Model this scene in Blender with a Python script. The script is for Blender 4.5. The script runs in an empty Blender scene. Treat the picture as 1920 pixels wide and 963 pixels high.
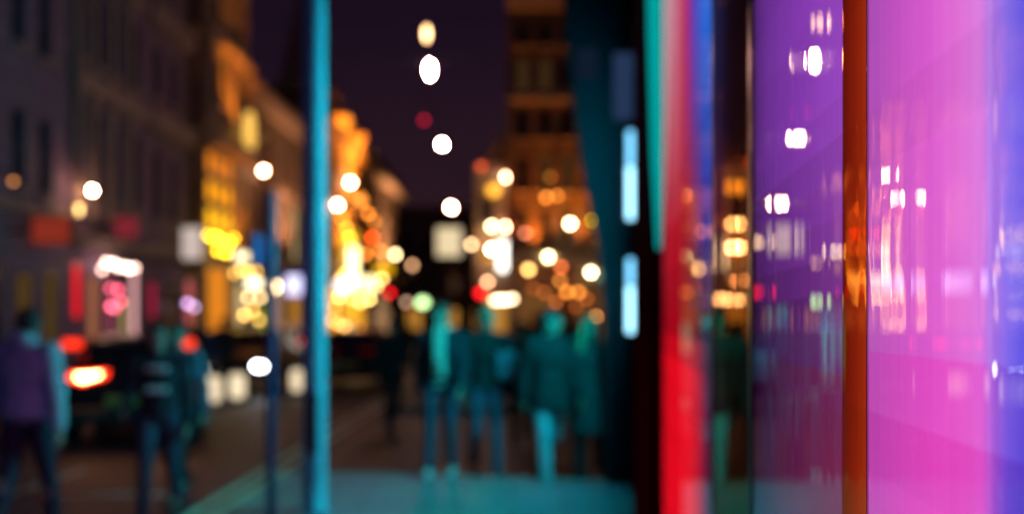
import bpy, math, random
from mathutils import Vector, Matrix
random.seed(7)
R = math.radians
sc = bpy.context.scene
COL = sc.collection
F = 1920 * 35 / 36          # focal length in photo pixels
HY, CX, EYE = 600.0, 960.0, 1.6


def at(px, py, Y):
    """A point of the street seen at photo pixel (px, py) and Y metres ahead of the camera."""
    return Vector(((px - CX) / F * Y, Y, EYE - (py - HY) / F * Y))


def lin(r, g, b):
    def c(v):
        v /= 255.0
        return v / 12.92 if v <= 0.04045 else ((v + 0.055) / 1.055) ** 2.4
    return (c(r), c(g), c(b))


# ------------------------------------------------------------------ materials
MATS = {}


def surf(name, col, rough=0.6, var=0.25, scale=6.0, bump=0.15, metal=0.0, bscale=None, spec=0.5, detail=6):
    if name in MATS:
        return MATS[name]
    m = bpy.data.materials.new(name)
    m.use_nodes = True
    nt = m.node_tree
    b = nt.nodes['Principled BSDF']
    tc = nt.nodes.new('ShaderNodeTexCoord')
    n = nt.nodes.new('ShaderNodeTexNoise')
    n.inputs['Scale'].default_value = scale
    n.inputs['Detail'].default_value = detail
    nt.links.new(tc.outputs['Object'], n.inputs['Vector'])
    r = nt.nodes.new('ShaderNodeValToRGB')
    r.color_ramp.elements[0].position = 0.3
    r.color_ramp.elements[1].position = 0.7
    r.color_ramp.elements[0].color = tuple(c * (1 - var) for c in col) + (1,)
    r.color_ramp.elements[1].color = tuple(min(1, c * (1 + var)) for c in col) + (1,)
    nt.links.new(n.outputs['Fac'], r.inputs['Fac'])
    nt.links.new(r.outputs['Color'], b.inputs['Base Color'])
    b.inputs['Roughness'].default_value = rough
    b.inputs['Metallic'].default_value = metal
    b.inputs['Specular IOR Level'].default_value = spec
    if bump:
        n2 = nt.nodes.new('ShaderNodeTexNoise')
        n2.inputs['Scale'].default_value = bscale or scale * 6
        n2.inputs['Detail'].default_value = 4
        nt.links.new(tc.outputs['Object'], n2.inputs['Vector'])
        bp = nt.nodes.new('ShaderNodeBump')
        bp.inputs['Strength'].default_value = bump
        bp.inputs['Distance'].default_value = 0.02
        nt.links.new(n2.outputs['Fac'], bp.inputs['Height'])
        nt.links.new(bp.outputs['Normal'], b.inputs['Normal'])
    MATS[name] = m
    return m


def bricky(name, c1, c2, mortar, scale=1.0, rough=0.85, bw=0.5, rh=0.25):
    if name in MATS:
        return MATS[name]
    m = bpy.data.materials.new(name)
    m.use_nodes = True
    nt = m.node_tree
    b = nt.nodes['Principled BSDF']
    tc = nt.nodes.new('ShaderNodeTexCoord')
    mp = nt.nodes.new('ShaderNodeMapping')
    mp.inputs['Rotation'].default_value = (R(90), 0, 0)
    nt.links.new(tc.outputs['Object'], mp.inputs['Vector'])
    br = nt.nodes.new('ShaderNodeTexBrick')
    br.inputs['Scale'].default_value = scale
    br.inputs['Brick Width'].default_value = bw
    br.inputs['Row Height'].default_value = rh
    br.inputs['Mortar Size'].default_value = 0.012
    br.inputs['Color1'].default_value = c1 + (1,)
    br.inputs['Color2'].default_value = c2 + (1,)
    br.inputs['Mortar'].default_value = mortar + (1,)
    nt.links.new(mp.outputs['Vector'], br.inputs['Vector'])
    n = nt.nodes.new('ShaderNodeTexNoise')
    n.inputs['Scale'].default_value = 0.7
    n.inputs['Detail'].default_value = 8
    nt.links.new(tc.outputs['Object'], n.inputs['Vector'])
    mx = nt.nodes.new('ShaderNodeMix')
    mx.data_type = 'RGBA'
    mx.blend_type = 'MULTIPLY'
    mx.inputs['Factor'].default_value = 0.6
    nt.links.new(br.outputs['Color'], mx.inputs[6])
    nt.links.new(n.outputs['Color'], mx.inputs[7])
    nt.links.new(mx.outputs[2], b.inputs['Base Color'])
    b.inputs['Roughness'].default_value = rough
    bp = nt.nodes.new('ShaderNodeBump')
    bp.inputs['Strength'].default_value = 0.4
    bp.inputs['Distance'].default_value = 0.01
    nt.links.new(br.outputs['Fac'], bp.inputs['Height'])
    bp.invert = True
    nt.links.new(bp.outputs['Normal'], b.inputs['Normal'])
    MATS[name] = m
    return m


def emit(name, col, s=1.0):
    key = name
    if key in MATS:
        return MATS[key]
    m = bpy.data.materials.new(name)
    m.use_nodes = True
    nt = m.node_tree
    nt.nodes.clear()
    o = nt.nodes.new('ShaderNodeOutputMaterial')
    e = nt.nodes.new('ShaderNodeEmission')
    e.inputs['Color'].default_value = tuple(col) + (1,)
    e.inputs['Strength'].default_value = s
    nt.links.new(e.outputs[0], o.inputs['Surface'])
    MATS[key] = m
    return m


# ------------------------------------------------------------------ mesh building
class MB:
    def __init__(self):
        self.v, self.f, self.s = [], [], []

    def add(self, vs, fs, smooth=False):
        b = len(self.v)
        self.v.extend(tuple(v) for v in vs)
        self.f.extend(tuple(b + i for i in f) for f in fs)
        self.s.extend([smooth] * len(fs))
        return self

    def box(self, a, b, bev=0.0):
        x0, y0, z0 = (min(a[i], b[i]) for i in range(3))
        x1, y1, z1 = (max(a[i], b[i]) for i in range(3))
        if bev <= 0:
            vs = [(x0, y0, z0), (x1, y0, z0), (x1, y1, z0), (x0, y1, z0), (x0, y0, z1), (x1, y0, z1), (x1, y1, z1), (x0, y1, z1)]
            return self.add(vs, [(0, 3, 2, 1), (4, 5, 6, 7), (0, 1, 5, 4), (1, 2, 6, 5), (2, 3, 7, 6), (3, 0, 4, 7)])
        e = min(bev, (x1 - x0) / 2.1, (y1 - y0) / 2.1, (z1 - z0) / 2.1)
        vs, fs = [], []
        for (za, ins) in ((z0, e), (z0 + e, 0), (z1 - e, 0), (z1, e)):
            X0, X1, Y0, Y1 = x0 + ins, x1 - ins, y0 + ins, y1 - ins
            k = e
            vs += [(X0 + k, Y0, za), (X1 - k, Y0, za), (X1, Y0 + k, za), (X1, Y1 - k, za), (X1 - k, Y1, za), (X0 + k, Y1, za), (X0, Y1 - k, za), (X0, Y0 + k, za)]
        for l in range(3):
            for i in range(8):
                j = (i + 1) % 8
                fs.append((l * 8 + i, l * 8 + j, l * 8 + 8 + j, l * 8 + 8 + i))
        fs += [tuple(range(7, -1, -1)), tuple(range(24, 32))]
        return self.add(vs, fs)

    def tube(self, pts, rads, n=12, cap=True):
        """A round tube along points with a radius at each."""
        pts = [Vector(p) for p in pts]
        if not hasattr(rads, '__len__'):
            rads = [rads] * len(pts)
        rings, fs = [], []
        up = Vector((0, 0, 1))
        d0 = (pts[1] - pts[0]).normalized()
        u = d0.cross(up if abs(d0.z) < 0.9 else Vector((1, 0, 0))).normalized()
        for i, p in enumerate(pts):
            d = (pts[min(i + 1, len(pts) - 1)] - pts[max(i - 1, 0)])
            d = d.normalized() if d.length > 1e-9 else d0
            u = (u - d * u.dot(d)).normalized()
            w = d.cross(u)
            for k in range(n):
                a = 2 * math.pi * k / n
                rings.append(p + (u * math.cos(a) + w * math.sin(a)) * rads[i])
        for i in range(len(pts) - 1):
            for k in range(n):
                j = (k + 1) % n
                fs.append((i * n + k, i * n + j, (i + 1) * n + j, (i + 1) * n + k))
        self.add(rings, fs, True)
        if cap:
            b = len(self.v) - len(rings)
            self.f.append(tuple(b + k for k in range(n - 1, -1, -1)))
            self.f.append(tuple(b + (len(pts) - 1) * n + k for k in range(n)))
            self.s += [False, False]
        return self

    def lathe(self, prof, c=(0, 0, 0), n=20):
        """Profile of (radius, z) turned round a vertical axis at c."""
        vs, fs = [], []
        for r, z in prof:
            for k in range(n):
                a = 2 * math.pi * k / n
                vs.append((c[0] + r * math.cos(a), c[1] + r * math.sin(a), c[2] + z))
        for i in range(len(prof) - 1):
            for k in range(n):
                j = (k + 1) % n
                fs.append((i * n + k, i * n + j, (i + 1) * n + j, (i + 1) * n + k))
        fs.append(tuple(range(n - 1, -1, -1)))
        fs.append(tuple((len(prof) - 1) * n + k for k in range(n)))
        return self.add(vs, fs, True)

    def ell(self, c, r, n=16, m=10):
        if not hasattr(r, '__len__'):
            r = (r, r, r)
        vs, fs = [(c[0], c[1], c[2] - r[2])], []
        for i in range(1, m):
            t = math.pi * i / m - math.pi / 2
            for k in range(n):
                a = 2 * math.pi * k / n
                vs.append((c[0] + r[0] * math.cos(t) * math.cos(a), c[1] + r[1] * math.cos(t) * math.sin(a), c[2] + r[2] * math.sin(t)))
        vs.append((c[0], c[1], c[2] + r[2]))
        for k in range(n):
            fs.append((0, 1 + (k + 1) % n, 1 + k))
        for i in range(m - 2):
            for k in range(n):
                j = (k + 1) % n
                fs.append((1 + i * n + k, 1 + i * n + j, 1 + (i + 1) * n + j, 1 + (i + 1) * n + k))
        t = len(vs) - 1
        for k in range(n):
            fs.append((t, 1 + (m - 2) * n + k, 1 + (m - 2) * n + (k + 1) % n))
        return self.add(vs, fs, True)

    def cap(self, p0, r0, p1, r1, n=14):
        """A tapered capsule, for limbs."""
        p0, p1 = Vector(p0), Vector(p1)
        d = (p1 - p0).normalized()
        P, Q = [], []
        for k in range(5):
            a = math.pi / 2 * (1 - k / 4)
            P.append(p0 - d * r0 * math.sin(a)); Q.append(max(r0 * math.cos(a), 1e-4))
        for k in range(5):
            a = math.pi / 2 * k / 4
            P.append(p1 + d * r1 * math.sin(a)); Q.append(max(r1 * math.cos(a), 1e-4))
        return self.tube(P, Q, n)

    def prism(self, poly, y0, y1):
        """Polygon in (x, z) pushed out along y."""
        n = len(poly)
        vs = [(x, y0, z) for x, z in poly] + [(x, y1, z) for x, z in poly]
        fs = [tuple(range(n)), tuple(range(2 * n - 1, n - 1, -1))]
        for i in range(n):
            j = (i + 1) % n
            fs.append((i, i + n, j + n, j))
        return self.add(vs, fs)

    def xform(self, M):
        self.v = [tuple(M @ Vector(v)) for v in self.v]
        return self

    def mesh(self, name, mat):
        me = bpy.data.meshes.new(name)
        me.from_pydata(self.v, [], self.f)
        me.polygons.foreach_set('use_smooth', self.s)
        me.materials.append(mat)
        me.update()
        import bmesh
        bm = bmesh.new()
        bm.from_mesh(me)
        bmesh.ops.recalc_face_normals(bm, faces=bm.faces)
        bm.to_mesh(me)
        bm.free()
        return me

    def build(self, name, mat, parent=None, loc=(0, 0, 0), remesh=None, smooth=4):
        me = self.mesh(name, mat)
        o = bpy.data.objects.new(name, me)
        COL.objects.link(o)
        if remesh:
            md = o.modifiers.new('voxel', 'REMESH')
            md.mode = 'VOXEL'
            md.voxel_size = remesh
            md.use_smooth_shade = True
            sm = o.modifiers.new('soft', 'SMOOTH')
            sm.iterations = smooth
            sm.factor = 0.5
            dg = bpy.context.evaluated_depsgraph_get()
            nm = bpy.data.meshes.new_from_object(o.evaluated_get(dg))
            o.modifiers.clear()
            o.data = nm
            if not nm.materials:
                nm.materials.append(mat)
            nm.name = name
            bpy.data.meshes.remove(me)
        o.location = loc
        if parent:
            o.parent = parent
        return o


def tag(o, label, cat, group=None, kind=None):
    if label: o['label'] = label
    if cat: o['category'] = cat
    if group: o['group'] = group
    if kind: o['kind'] = kind
    return o


def thing(name, label, cat, loc=(0, 0, 0), rz=0.0, group=None):
    o = bpy.data.objects.new(name, None)
    o.empty_display_size = 0.2
    COL.objects.link(o)
    o.location = loc
    o.rotation_euler = (0, 0, rz)
    return tag(o, label, cat, group)


def structure(o):
    o['kind'] = 'structure'
    return o


# ------------------------------------------------------------------ palette
STEEL = surf('painted_steel', (0.05, 0.045, 0.06), 0.45, 0.15, 20, 0.05)
DARKMETAL = surf('dark_metal', (0.02, 0.02, 0.025), 0.4, 0.2, 15, 0.05)
BLACK = surf('black_rubber', (0.012, 0.012, 0.013), 0.8, 0.2, 10, 0.1)
ASPHALT = surf('asphalt', (0.014, 0.014, 0.036), 0.5, 0.3, 1.3, 0.5, bscale=60, spec=0.45)
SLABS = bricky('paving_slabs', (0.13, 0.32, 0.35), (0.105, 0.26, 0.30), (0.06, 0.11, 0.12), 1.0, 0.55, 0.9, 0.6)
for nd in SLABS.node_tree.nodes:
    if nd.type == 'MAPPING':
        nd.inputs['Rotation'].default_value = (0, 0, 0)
FARPAVE = surf('worn_paving', (0.16, 0.13, 0.11), 0.6, 0.3, 1.0, 0.3, bscale=30)
KERB = surf('kerb_granite', (0.3, 0.28, 0.26), 0.6, 0.25, 8, 0.2)
PAINT = surf('road_paint', (0.8, 0.72, 0.5), 0.6, 0.3, 5, 0.2)
DGLASS = surf('dark_window_glass', (0.012, 0.014, 0.04), 0.12, 0.3, 2.0, 0.0)
FRAME = surf('window_frame_paint', (0.09, 0.085, 0.09), 0.5, 0.2, 10, 0.05)
COPPER = surf('copper', (0.30, 0.032, 0.006), 0.25, 0.2, 3, 0.03, metal=1.0)

# ------------------------------------------------------------------ ground, roads and pavements
g = MB()
g.add([(-400, -60, -0.16), (400, -60, -0.16), (400, 600, -0.16), (-400, 600, -0.16)], [(0, 1, 2, 3)])
structure(g.build('ground', surf('ground_earth', (0.06, 0.055, 0.05), 0.9, 0.3, 0.3, 0.2)))
KX, LX = -2.4, -7.6            # right and left kerb lines
g = MB().box((LX, -40, -0.15), (KX, 118, -0.12))
structure(g.build('road', ASPHALT))
g = MB()
vs = [(KX, 10.62, -0.121), (1.4, 9.92, -0.121), (40, 9.92, -0.121), (40, 18.6, -0.121), (KX, 18.6, -0.121)]
g.add([(x, y, -0.15) for x, y, z in vs] + vs, [(0, 1, 2, 3, 4), (5, 6, 7, 8, 9), (0, 1, 6, 5), (1, 2, 7, 6), (2, 3, 8, 7), (3, 4, 9, 8), (4, 0, 5, 9)])
structure(g.build('side_road', ASPHALT))
g = MB()
vs = [(KX + 0.15, -12), (14, -12), (14, 9.72), (1.4, 9.72), (KX + 0.15, 10.42)]
n = len(vs)
g.add([(x, y, -0.15) for x, y in vs] + [(x, y, 0.0) for x, y in vs], [tuple(range(n)), tuple(range(n, 2 * n))] + [(i, (i + 1) % n, n + (i + 1) % n, n + i) for i in range(n)])
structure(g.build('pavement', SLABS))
g = MB()
g.box((KX, -12, -0.15), (KX + 0.147, 10.40, 0.004), 0.02)
kv = [(KX, 10.43), (1.4, 9.73), (14, 9.73), (14, 9.88), (1.4, 9.88), (KX, 10.58)]
n = len(kv)
g.add([(x, y, -0.15) for x, y in kv] + [(x, y, 0.004) for x, y in kv], [tuple(range(n)), tuple(range(n, 2 * n))] + [(i, (i + 1) % n, n + (i + 1) % n, n + i) for i in range(n)])
structure(g.build('kerb', KERB))
structure(MB().box((KX + 0.15, 18.8, -0.15), (40, 118, 0.0)).build('pavement', FARPAVE))
g = MB().box((KX, 18.62, -0.15), (KX + 0.147, 118, 0.004), 0.02).box((KX + 0.15, 18.62, -0.15), (40, 18.78, 0.004), 0.02)
structure(g.build('kerb', KERB))
structure(MB().box((-10.2, -40, -0.15), (LX - 0.15, 118, 0.0)).build('pavement', FARPAVE))
structure(MB().box((LX - 0.147, -40, -0.15), (LX, 118, 0.004), 0.02).build('kerb', KERB))
# painted lines: two edge lines by the right kerb that carry on across the junction, a stop bar and lane dashes
g = MB()
for x in (KX - 0.28, KX - 0.50):
    g.box((x, -12, -0.118), (x + 0.1, 60, -0.115))
structure(g.build('road_marking', PAINT))
g = MB()
for y in range(-6, 60, 6):
    g.box((-5.0, y + 3.0, -0.118), (-4.88, y + 5.5, -0.115))
g.box((-4.55, 9.75, -0.118), (-3.35, 9.9, -0.115))
structure(g.build('road_marking', surf('worn_white_paint', (0.45, 0.42, 0.42), 0.6, 0.4, 5, 0.2)))

# ------------------------------------------------------------------ buildings
STONE = bricky('grey_stone', (0.46, 0.37, 0.58), (0.40, 0.32, 0.50), (0.16, 0.14, 0.14), 1.0, 0.85, 1.1, 0.5)
STONE2 = bricky('brown_stone', (0.42, 0.30, 0.46), (0.36, 0.26, 0.40), (0.18, 0.13, 0.12), 1.0, 0.85, 1.0, 0.45)
BRICK = bricky('dark_red_brick', (0.16, 0.06, 0.045), (0.12, 0.05, 0.04), (0.15, 0.12, 0.11), 1.0, 0.85, 0.22, 0.075)
CREAM = bricky('cream_stone', (0.50, 0.40, 0.28), (0.44, 0.35, 0.25), (0.3, 0.24, 0.18), 1.0, 0.8, 0.9, 0.4)
TAN = bricky('tan_brick', (0.36, 0.25, 0.18), (0.31, 0.22, 0.16), (0.26, 0.2, 0.16), 1.0, 0.85, 0.22, 0.075)
TRIM = surf('stone_trim', (0.42, 0.33, 0.27), 0.75, 0.2, 3, 0.2)
ROOF = surf('slate_roof', (0.05, 0.05, 0.06), 0.6, 0.3, 5, 0.3)
SHOPWOOD = surf('shopfront_paint', (0.05, 0.022, 0.024), 0.45, 0.2, 8, 0.05)


def building(name, label, loc, rz, W, D, H, mat, wins=(), bands=(), shop=(), trim=TRIM, gable=0.0, cornice=True, pil=()):
    """Facade along local x from 0 to W, facing local -y. wins: (x, w, z0, z1[, glass material]); shop: same, as shop windows; bands: (z0, z1, out)."""
    root = thing(name, label, 'building', loc, rz)
    ops = [(w[0] - w[1] / 2, w[0] + w[1] / 2, w[2], w[3]) for w in list(wins) + list(shop)]
    xs = sorted(set([0.0, W] + [round(v, 4) for o in ops for v in o[:2]]))
    zs = sorted(set([0.0, H] + [round(v, 4) for o in ops for v in o[2:]]))
    b = MB()
    rec = 0.22
    for i in range(len(xs) - 1):
        run = None
        for j in range(len(zs) - 1):
            xc, zc = (xs[i] + xs[i + 1]) / 2, (zs[j] + zs[j + 1]) / 2
            hole = any(o[0] < xc < o[1] and o[2] < zc < o[3] for o in ops)
            if not hole:
                b.add([(xs[i], 0, zs[j]), (xs[i + 1], 0, zs[j]), (xs[i + 1], 0, zs[j + 1]), (xs[i], 0, zs[j + 1])], [(0, 1, 2, 3)])
    for a0, a1, c0, c1 in ops:
        b.add([(a0, 0, c0), (a1, 0, c0), (a1, 0, c1), (a0, 0, c1), (a0, rec, c0), (a1, rec, c0), (a1, rec, c1), (a0, rec, c1)],
              [(0, 4, 5, 1), (1, 5, 6, 2), (2, 6, 7, 3), (3, 7, 4, 0), (4, 7, 6, 5)])
    b.add([(0, 0, 0), (0, D, 0), (0, D, H), (0, 0, H)], [(0, 1, 2, 3)])
    b.add([(W, 0, 0), (W, D, 0), (W, D, H), (W, 0, H)], [(0, 3, 2, 1)])
    b.add([(0, D, 0), (W, D, 0), (W, D, H), (0, D, H)], [(0, 1, 2, 3)])
    b.build('wall', mat, root)
    if gable:
        r = MB()
        r.add([(-0.15, -0.2, H), (W + 0.15, -0.2, H), (W + 0.15, D + 0.2, H), (-0.15, D + 0.2, H), (-0.15, D / 2, H + gable), (W + 0.15, D / 2, H + gable)],
              [(0, 1, 5, 4), (2, 3, 4, 5), (1, 2, 5), (3, 0, 4), (0, 3, 2, 1)])
        ro = r.build('roof', ROOF, root)
        MB().box((W * 0.7, D / 2 - 0.4, H + gable * 0.6), (W * 0.7 + 1.3, D / 2 + 0.4, H + gable + 1.1), 0.05).build('chimney', mat, ro)
    else:
        MB().box((0.02, 0.02, H), (W - 0.02, D - 0.02, H + 0.12)).build('roof', ROOF, root)
    if cornice:
        c = MB().box((0, -0.25, H - 0.55), (W, -0.003, H - 0.25), 0.03).box((0, -0.4, H - 0.25), (W, -0.003, H + 0.25), 0.04)
        c.build('cornice', trim, root)
    for z0, z1, out in bands:
        MB().box((0, -out, z0), (W, -0.003, z1), 0.03).build('string_course', trim, root)
    for xp, wp, z0, z1 in pil:
        p = MB().box((xp - wp / 2, -0.16, z0 + 0.3), (xp + wp / 2, -0.003, z1 - 0.3), 0.02)
        p.box((xp - wp * .7, -0.2, z0), (xp + wp * .7, -0.004, z0 + 0.3), 0.02).box((xp - wp * .7, -0.2, z1 - 0.3), (xp + wp * .7, -0.004, z1), 0.02)
        p.build('pilaster', trim, root)
    for w in wins:
        x, wd, z0, z1 = w[:4]
        gl = w[4] if len(w) > 4 else DGLASS
        a0, a1 = x - wd / 2, x + wd / 2
        t = 0.05
        f = MB()
        f.box((a0 + .002, 0.1, z0 + .002), (a0 + t, 0.17, z1 - .002)).box((a1 - t, 0.1, z0 + .002), (a1 - .002, 0.17, z1 - .002))
        f.box((a0 + t, 0.1, z0 + .002), (a1 - t, 0.17, z0 + t)).box((a0 + t, 0.1, z1 - t), (a1 - t, 0.17, z1 - .002))
        f.box((a0 + t, 0.11, (z0 + z1) / 2 - .025), (a1 - t, 0.16, (z0 + z1) / 2 + .025))
        fr = f.build('window', FRAME, root)
        MB().box((a0 + .01, 0.175, z0 + .01), (a1 - .01, 0.2, z1 - .01)).build('pane', gl, fr)
        MB().box((a0 - 0.08, -0.12, z0 - 0.12), (a1 + 0.08, -0.004, z0 - 0.004), 0.015).build('sill', trim, fr)
    for w in shop:
        x, wd, z0, z1 = w[:4]
        gl = w[4]
        a0, a1 = x - wd / 2, x + wd / 2
        t = 0.07
        f = MB()
        f.box((a0 + .002, -0.01, z0 + .002), (a0 + t, 0.05, z1 - .002)).box((a1 - t, -0.01, z0 + .002), (a1 - .002, 0.05, z1 - .002))
        f.box((a0 + t, -0.01, z0 + .002), (a1 - t, 0.05, z0 + t)).box((a0 + t, -0.01, z1 - t), (a1 - t, 0.05, z1 - .002))
        fr = f.build('shop_window', SHOPWOOD, root)
        MB().box((a0 + .01, 0.015, z0 + .01), (a1 - .01, 0.04, z1 - .01)).build('pane', gl, fr)
    return root


LFX = -10.0
def fy(px, X=LFX):
    """How far ahead the left facade line stands at photo column px."""
    return F * -X / (CX - px)


def zz(py, Y):
    return EYE - (py - HY) / F * Y


WARMDIM = emit('dim_warm_room', (0.9, 0.42, 0.14), 0.05)
E_PINK = emit('pink_shop_glow', lin(245, 180, 180), 1.2)
E_TANW = emit('tan_shop_glow', lin(225, 140, 100), 0.5)
E_YEL = emit('yellow_shop_glow', lin(230, 200, 130), 0.7)
E_RED = emit('red_window_glow', lin(255, 20, 40), 1.1)
E_MAG = emit('magenta_window_glow', lin(220, 20, 80), 0.7)
E_GOLD = emit('gold_facade_light', (1.0, 0.38, 0.012), 1.4)
E_ORANGE = emit('orange_entrance_light', (1.0, 0.30, 0.02), 0.8)
E_CREAM = emit('cream_window_light', (1.0, 0.72, 0.32), 0.85)
E_LIME = emit('lime_shop_light', (0.5, 0.55, 0.06), 0.5)
E_AMBER = emit('amber_window_light', (1.0, 0.42, 0.06), 0.5)
E_OLIVE = emit('olive_shop_glow', (0.20, 0.11, 0.03), 0.35)

# 1: plain grey house, top left
y0 = 15.6
ws = []
for px in (-95, -30, 35, 85):
    for z0, z1 in ((4.3, 5.9), (7.2, 8.7), (10.1, 11.5)):
        ws.append((fy(px) - y0, 0.55, z0, z1))
building('grey_town_house', 'plain grey stone house with two columns of narrow dark windows, at the top left corner', (LFX, y0, 0), R(90), fy(129) - y0, 9, 14, STONE, ws,
         [(3.75, 4.0, 0.15)],
         [(fy(45) - y0, 0.8, 0.3, 2.6, E_OLIVE), (fy(95) - y0, 0.7, 0.3, 2.7, E_OLIVE), (fy(-40) - y0, 1.6, 0.5, 2.8, DGLASS)])
# 2: long brown stone house with pink shop
y0 = fy(130)
ws = []
for px in (150, 186, 217, 256):
    for z0, z1 in ((4.5, 6.5), (7.7, 9.4), (10.9, 12.3)):
        ws.append((fy(px) - y0, 0.55, z0, z1))
building('brown_stone_house', 'brown stone house with pilasters between tall windows, above the pink lit shop', (LFX, y0, 0), R(90), fy(271) - y0, 9, 14.2, STONE2, ws,
         [(6.9, 7.35, 0.22), (9.9, 10.2, 0.18), (3.3, 3.6, 0.3)],
         [(fy(143.5) - y0, 0.5, 1.6, 2.95, E_RED), (fy(174) - y0, 0.65, 0.9, 2.7, E_TANW), (fy(206) - y0, 0.7, 0.9, 2.75, emit('rose_shop_glow', lin(180, 90, 110), 0.5)),
          (fy(232) - y0, 0.45, 0.85, 2.2, E_YEL), (fy(251) - y0, 0.55, 0.85, 3.0, E_PINK)],
         pil=[(fy(p) - y0, 0.22, 4.0, 6.9) for p in (138, 168, 202, 236)] + [(fy(p) - y0, 0.22, 7.36, 9.88) for p in (138, 168, 202, 236)])
# 3
y0 = fy(271)
ws = []
for px in (296, 326):
    for z0, z1 in ((4.5, 6.3), (7.9, 9.3), (11.1, 12.5)):
        ws.append((fy(px) - y0, 0.6, z0, z1))
building('narrow_stone_house', 'narrow stone house with heavy cornice bands, left of the dark brick house', (LFX, y0, 0), R(90), fy(346) - y0, 9, 14.0, STONE2, ws,
         [(6.85, 7.4, 0.35), (9.75, 10.3, 0.35), (3.4, 3.7, 0.25)],
         [(fy(286) - y0, 0.5, 1.6, 2.7, E_MAG), (fy(320) - y0, 1.2, 0.5, 2.6, DGLASS)])
# 4
y0 = fy(346)
building('dark_brick_house', 'very narrow dark red brick house squeezed beside the gold lit front', (LFX, y0, 0), R(90), fy(384) - y0, 9, 15, BRICK,
         [(fy(365) - y0, 0.6, 4.4, 6.0), (fy(365) - y0, 0.6, 7.6, 9.2), (fy(365) - y0, 0.6, 10.8, 12.2)], [(3.5, 3.75, 0.2)],
         [(fy(356) - y0, 0.9, 1.4, 2.9, emit('coral_shop_glow', lin(235, 110, 110), 0.6)), (fy(372) - y0, 0.5, 0.2, 2.5, DGLASS)])
# 5 gold lit theatre front
GOLDS = [emit('gold_pane_yellow', (1.0, 0.46, 0.012), 1.7), emit('gold_pane', (1.0, 0.36, 0.010), 1.35), emit('gold_pane_orange', (1.0, 0.27, 0.02), 0.95)]
y0 = fy(384)
root = building('gold_lit_theatre', 'tall cream stone theatre with a glowing gold front and arched lit windows', (LFX, y0, 0), R(90), fy(467) - y0, 9, 15.5, CREAM,
         [(fy(p) - y0, 0.7, a, b_, m_) for p, a, b_, m_ in ((408, 8.9, 10.4, DGLASS), (450, 8.9, 10.4, DGLASS), (408, 11.7, 13.3, DGLASS), (450, 11.7, 13.3, DGLASS),
                                                          (457, 5.6, 6.9, E_CREAM), (457, 3.6, 5.2, E_AMBER))],
         [(7.35, 7.75, 0.4), (10.9, 11.2, 0.25), (8.3, 8.5, 0.2)],
         [(fy(412) - y0 - 1.06 + 1.06 * a_, 0.9, 4.55 + 0.94 * b_, 5.37 + 0.94 * b_, GOLDS[b_]) for a_ in range(3) for b_ in range(3)] + [(fy(408) - y0, 2.4, 0.5, 3.4, E_ORANGE), (fy(450) - y0, 1.0, 0.5, 3.0, E_CREAM)],
         pil=[(fy(p) - y0, 0.25, 8.52, 10.88) for p in (390, 428, 464)])
a = MB()
Y = fy(441)
pts = [(Y - y0 - 0.42, 7.85)] + [(Y - y0 + 0.42 * math.cos(math.pi - math.pi * k / 10), 8.5 + 0.62 * math.sin(math.pi * k / 10)) for k in range(11)] + [(Y - y0 + 0.42, 7.85)]
a.prism(pts, -0.62, -0.42)
a.build('arched_window', emit('pale_gold_window', (1.0, 0.55, 0.10), 1.3), root)
# 6 gabled house
y0 = fy(470)
building('low_tan_house', 'lower tan house with a flat parapet, behind the thin signpost', (LFX, y0, 0), R(90), fy(578) - y0, 9, 10.5, TAN,
         [(fy(p) - y0, 0.9, a, b_) for p in (505, 531) for a, b_ in ((4.6, 6.3), (7.5, 9.1))] + [(fy(556) - y0, 1.2, 4.3, 6.9, E_CREAM), (fy(548) - y0, 0.9, 7.6, 9.0)],
         [(3.9, 4.2, 0.25), (7.0, 7.2, 0.15)],
         [(fy(490) - y0, 1.5, 0.6, 2.2, E_LIME), (fy(520) - y0, 2.2, 0.5, 3.3, emit('peach_shop_glow', (1.0, 0.5, 0.22), 0.4)), (fy(553) - y0, 2.0, 0.5, 3.0, E_AMBER)])
# 7 spired
y0 = fy(580)
root = building('spired_hall', 'orange floodlit gabled hall with turrets and a spire, beyond the tall pole', (LFX, y0, 0), R(90), fy(692) - y0, 10, 12.2, CREAM,
         [(fy(p) - y0, 1.3, a, b_) for p in (625, 648, 670) for a, b_ in ((5.2, 7.4), (8.6, 10.6))],
         [(4.4, 4.8, 0.3), (7.9, 8.2, 0.25)],
         [(fy(625) - y0, 3.0, 0.5, 3.6, E_GOLD), (fy(652) - y0, 4.0, 0.5, 3.8, E_CREAM), (fy(676) - y0, 3.0, 0.5, 3.4, E_GOLD)])
for p, zt, rb in ((616, 19.5, 1.5), (658, 16.6, 1.0), (684, 15.9, 1.1)):
    Y = fy(p) - y0
    s = MB()
    s.lathe([(rb, 0), (rb, 1.6), (rb * 1.15, 1.6), (rb * 1.15, 1.9), (rb * 0.75, 2.2), (rb * 0.35, (zt - 12.3) * 0.7), (0.05, zt - 12.3)], (Y, rb + 0.1, 12.3), 8)
    s.build('turret', CREAM, root)
# 8
y0 = fy(694)
building('tan_corner_house', 'far tan house with a projecting roof ledge, at the end of the left row', (LFX, y0, 0), R(90), fy(748) - y0, 10, 13.4, TAN,
         [(fy(p) - y0, 1.7, a, b_, m_) for p, a, b_, m_ in ((706, 5.5, 8, DGLASS), (722, 5.5, 8.5, E_AMBER), (737, 5.5, 8, DGLASS), (706, 9.5, 11.5, DGLASS), (722, 9.5, 11.5, DGLASS), (737, 9.5, 11.5, DGLASS))],
         [(4.6, 5.0, 0.3), (12.0, 12.4, 0.9)], [(fy(722) - y0, 9, 0.6, 3.6, emit('peach_far_shop', (1.0, 0.55, 0.25), 0.35))])
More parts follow.
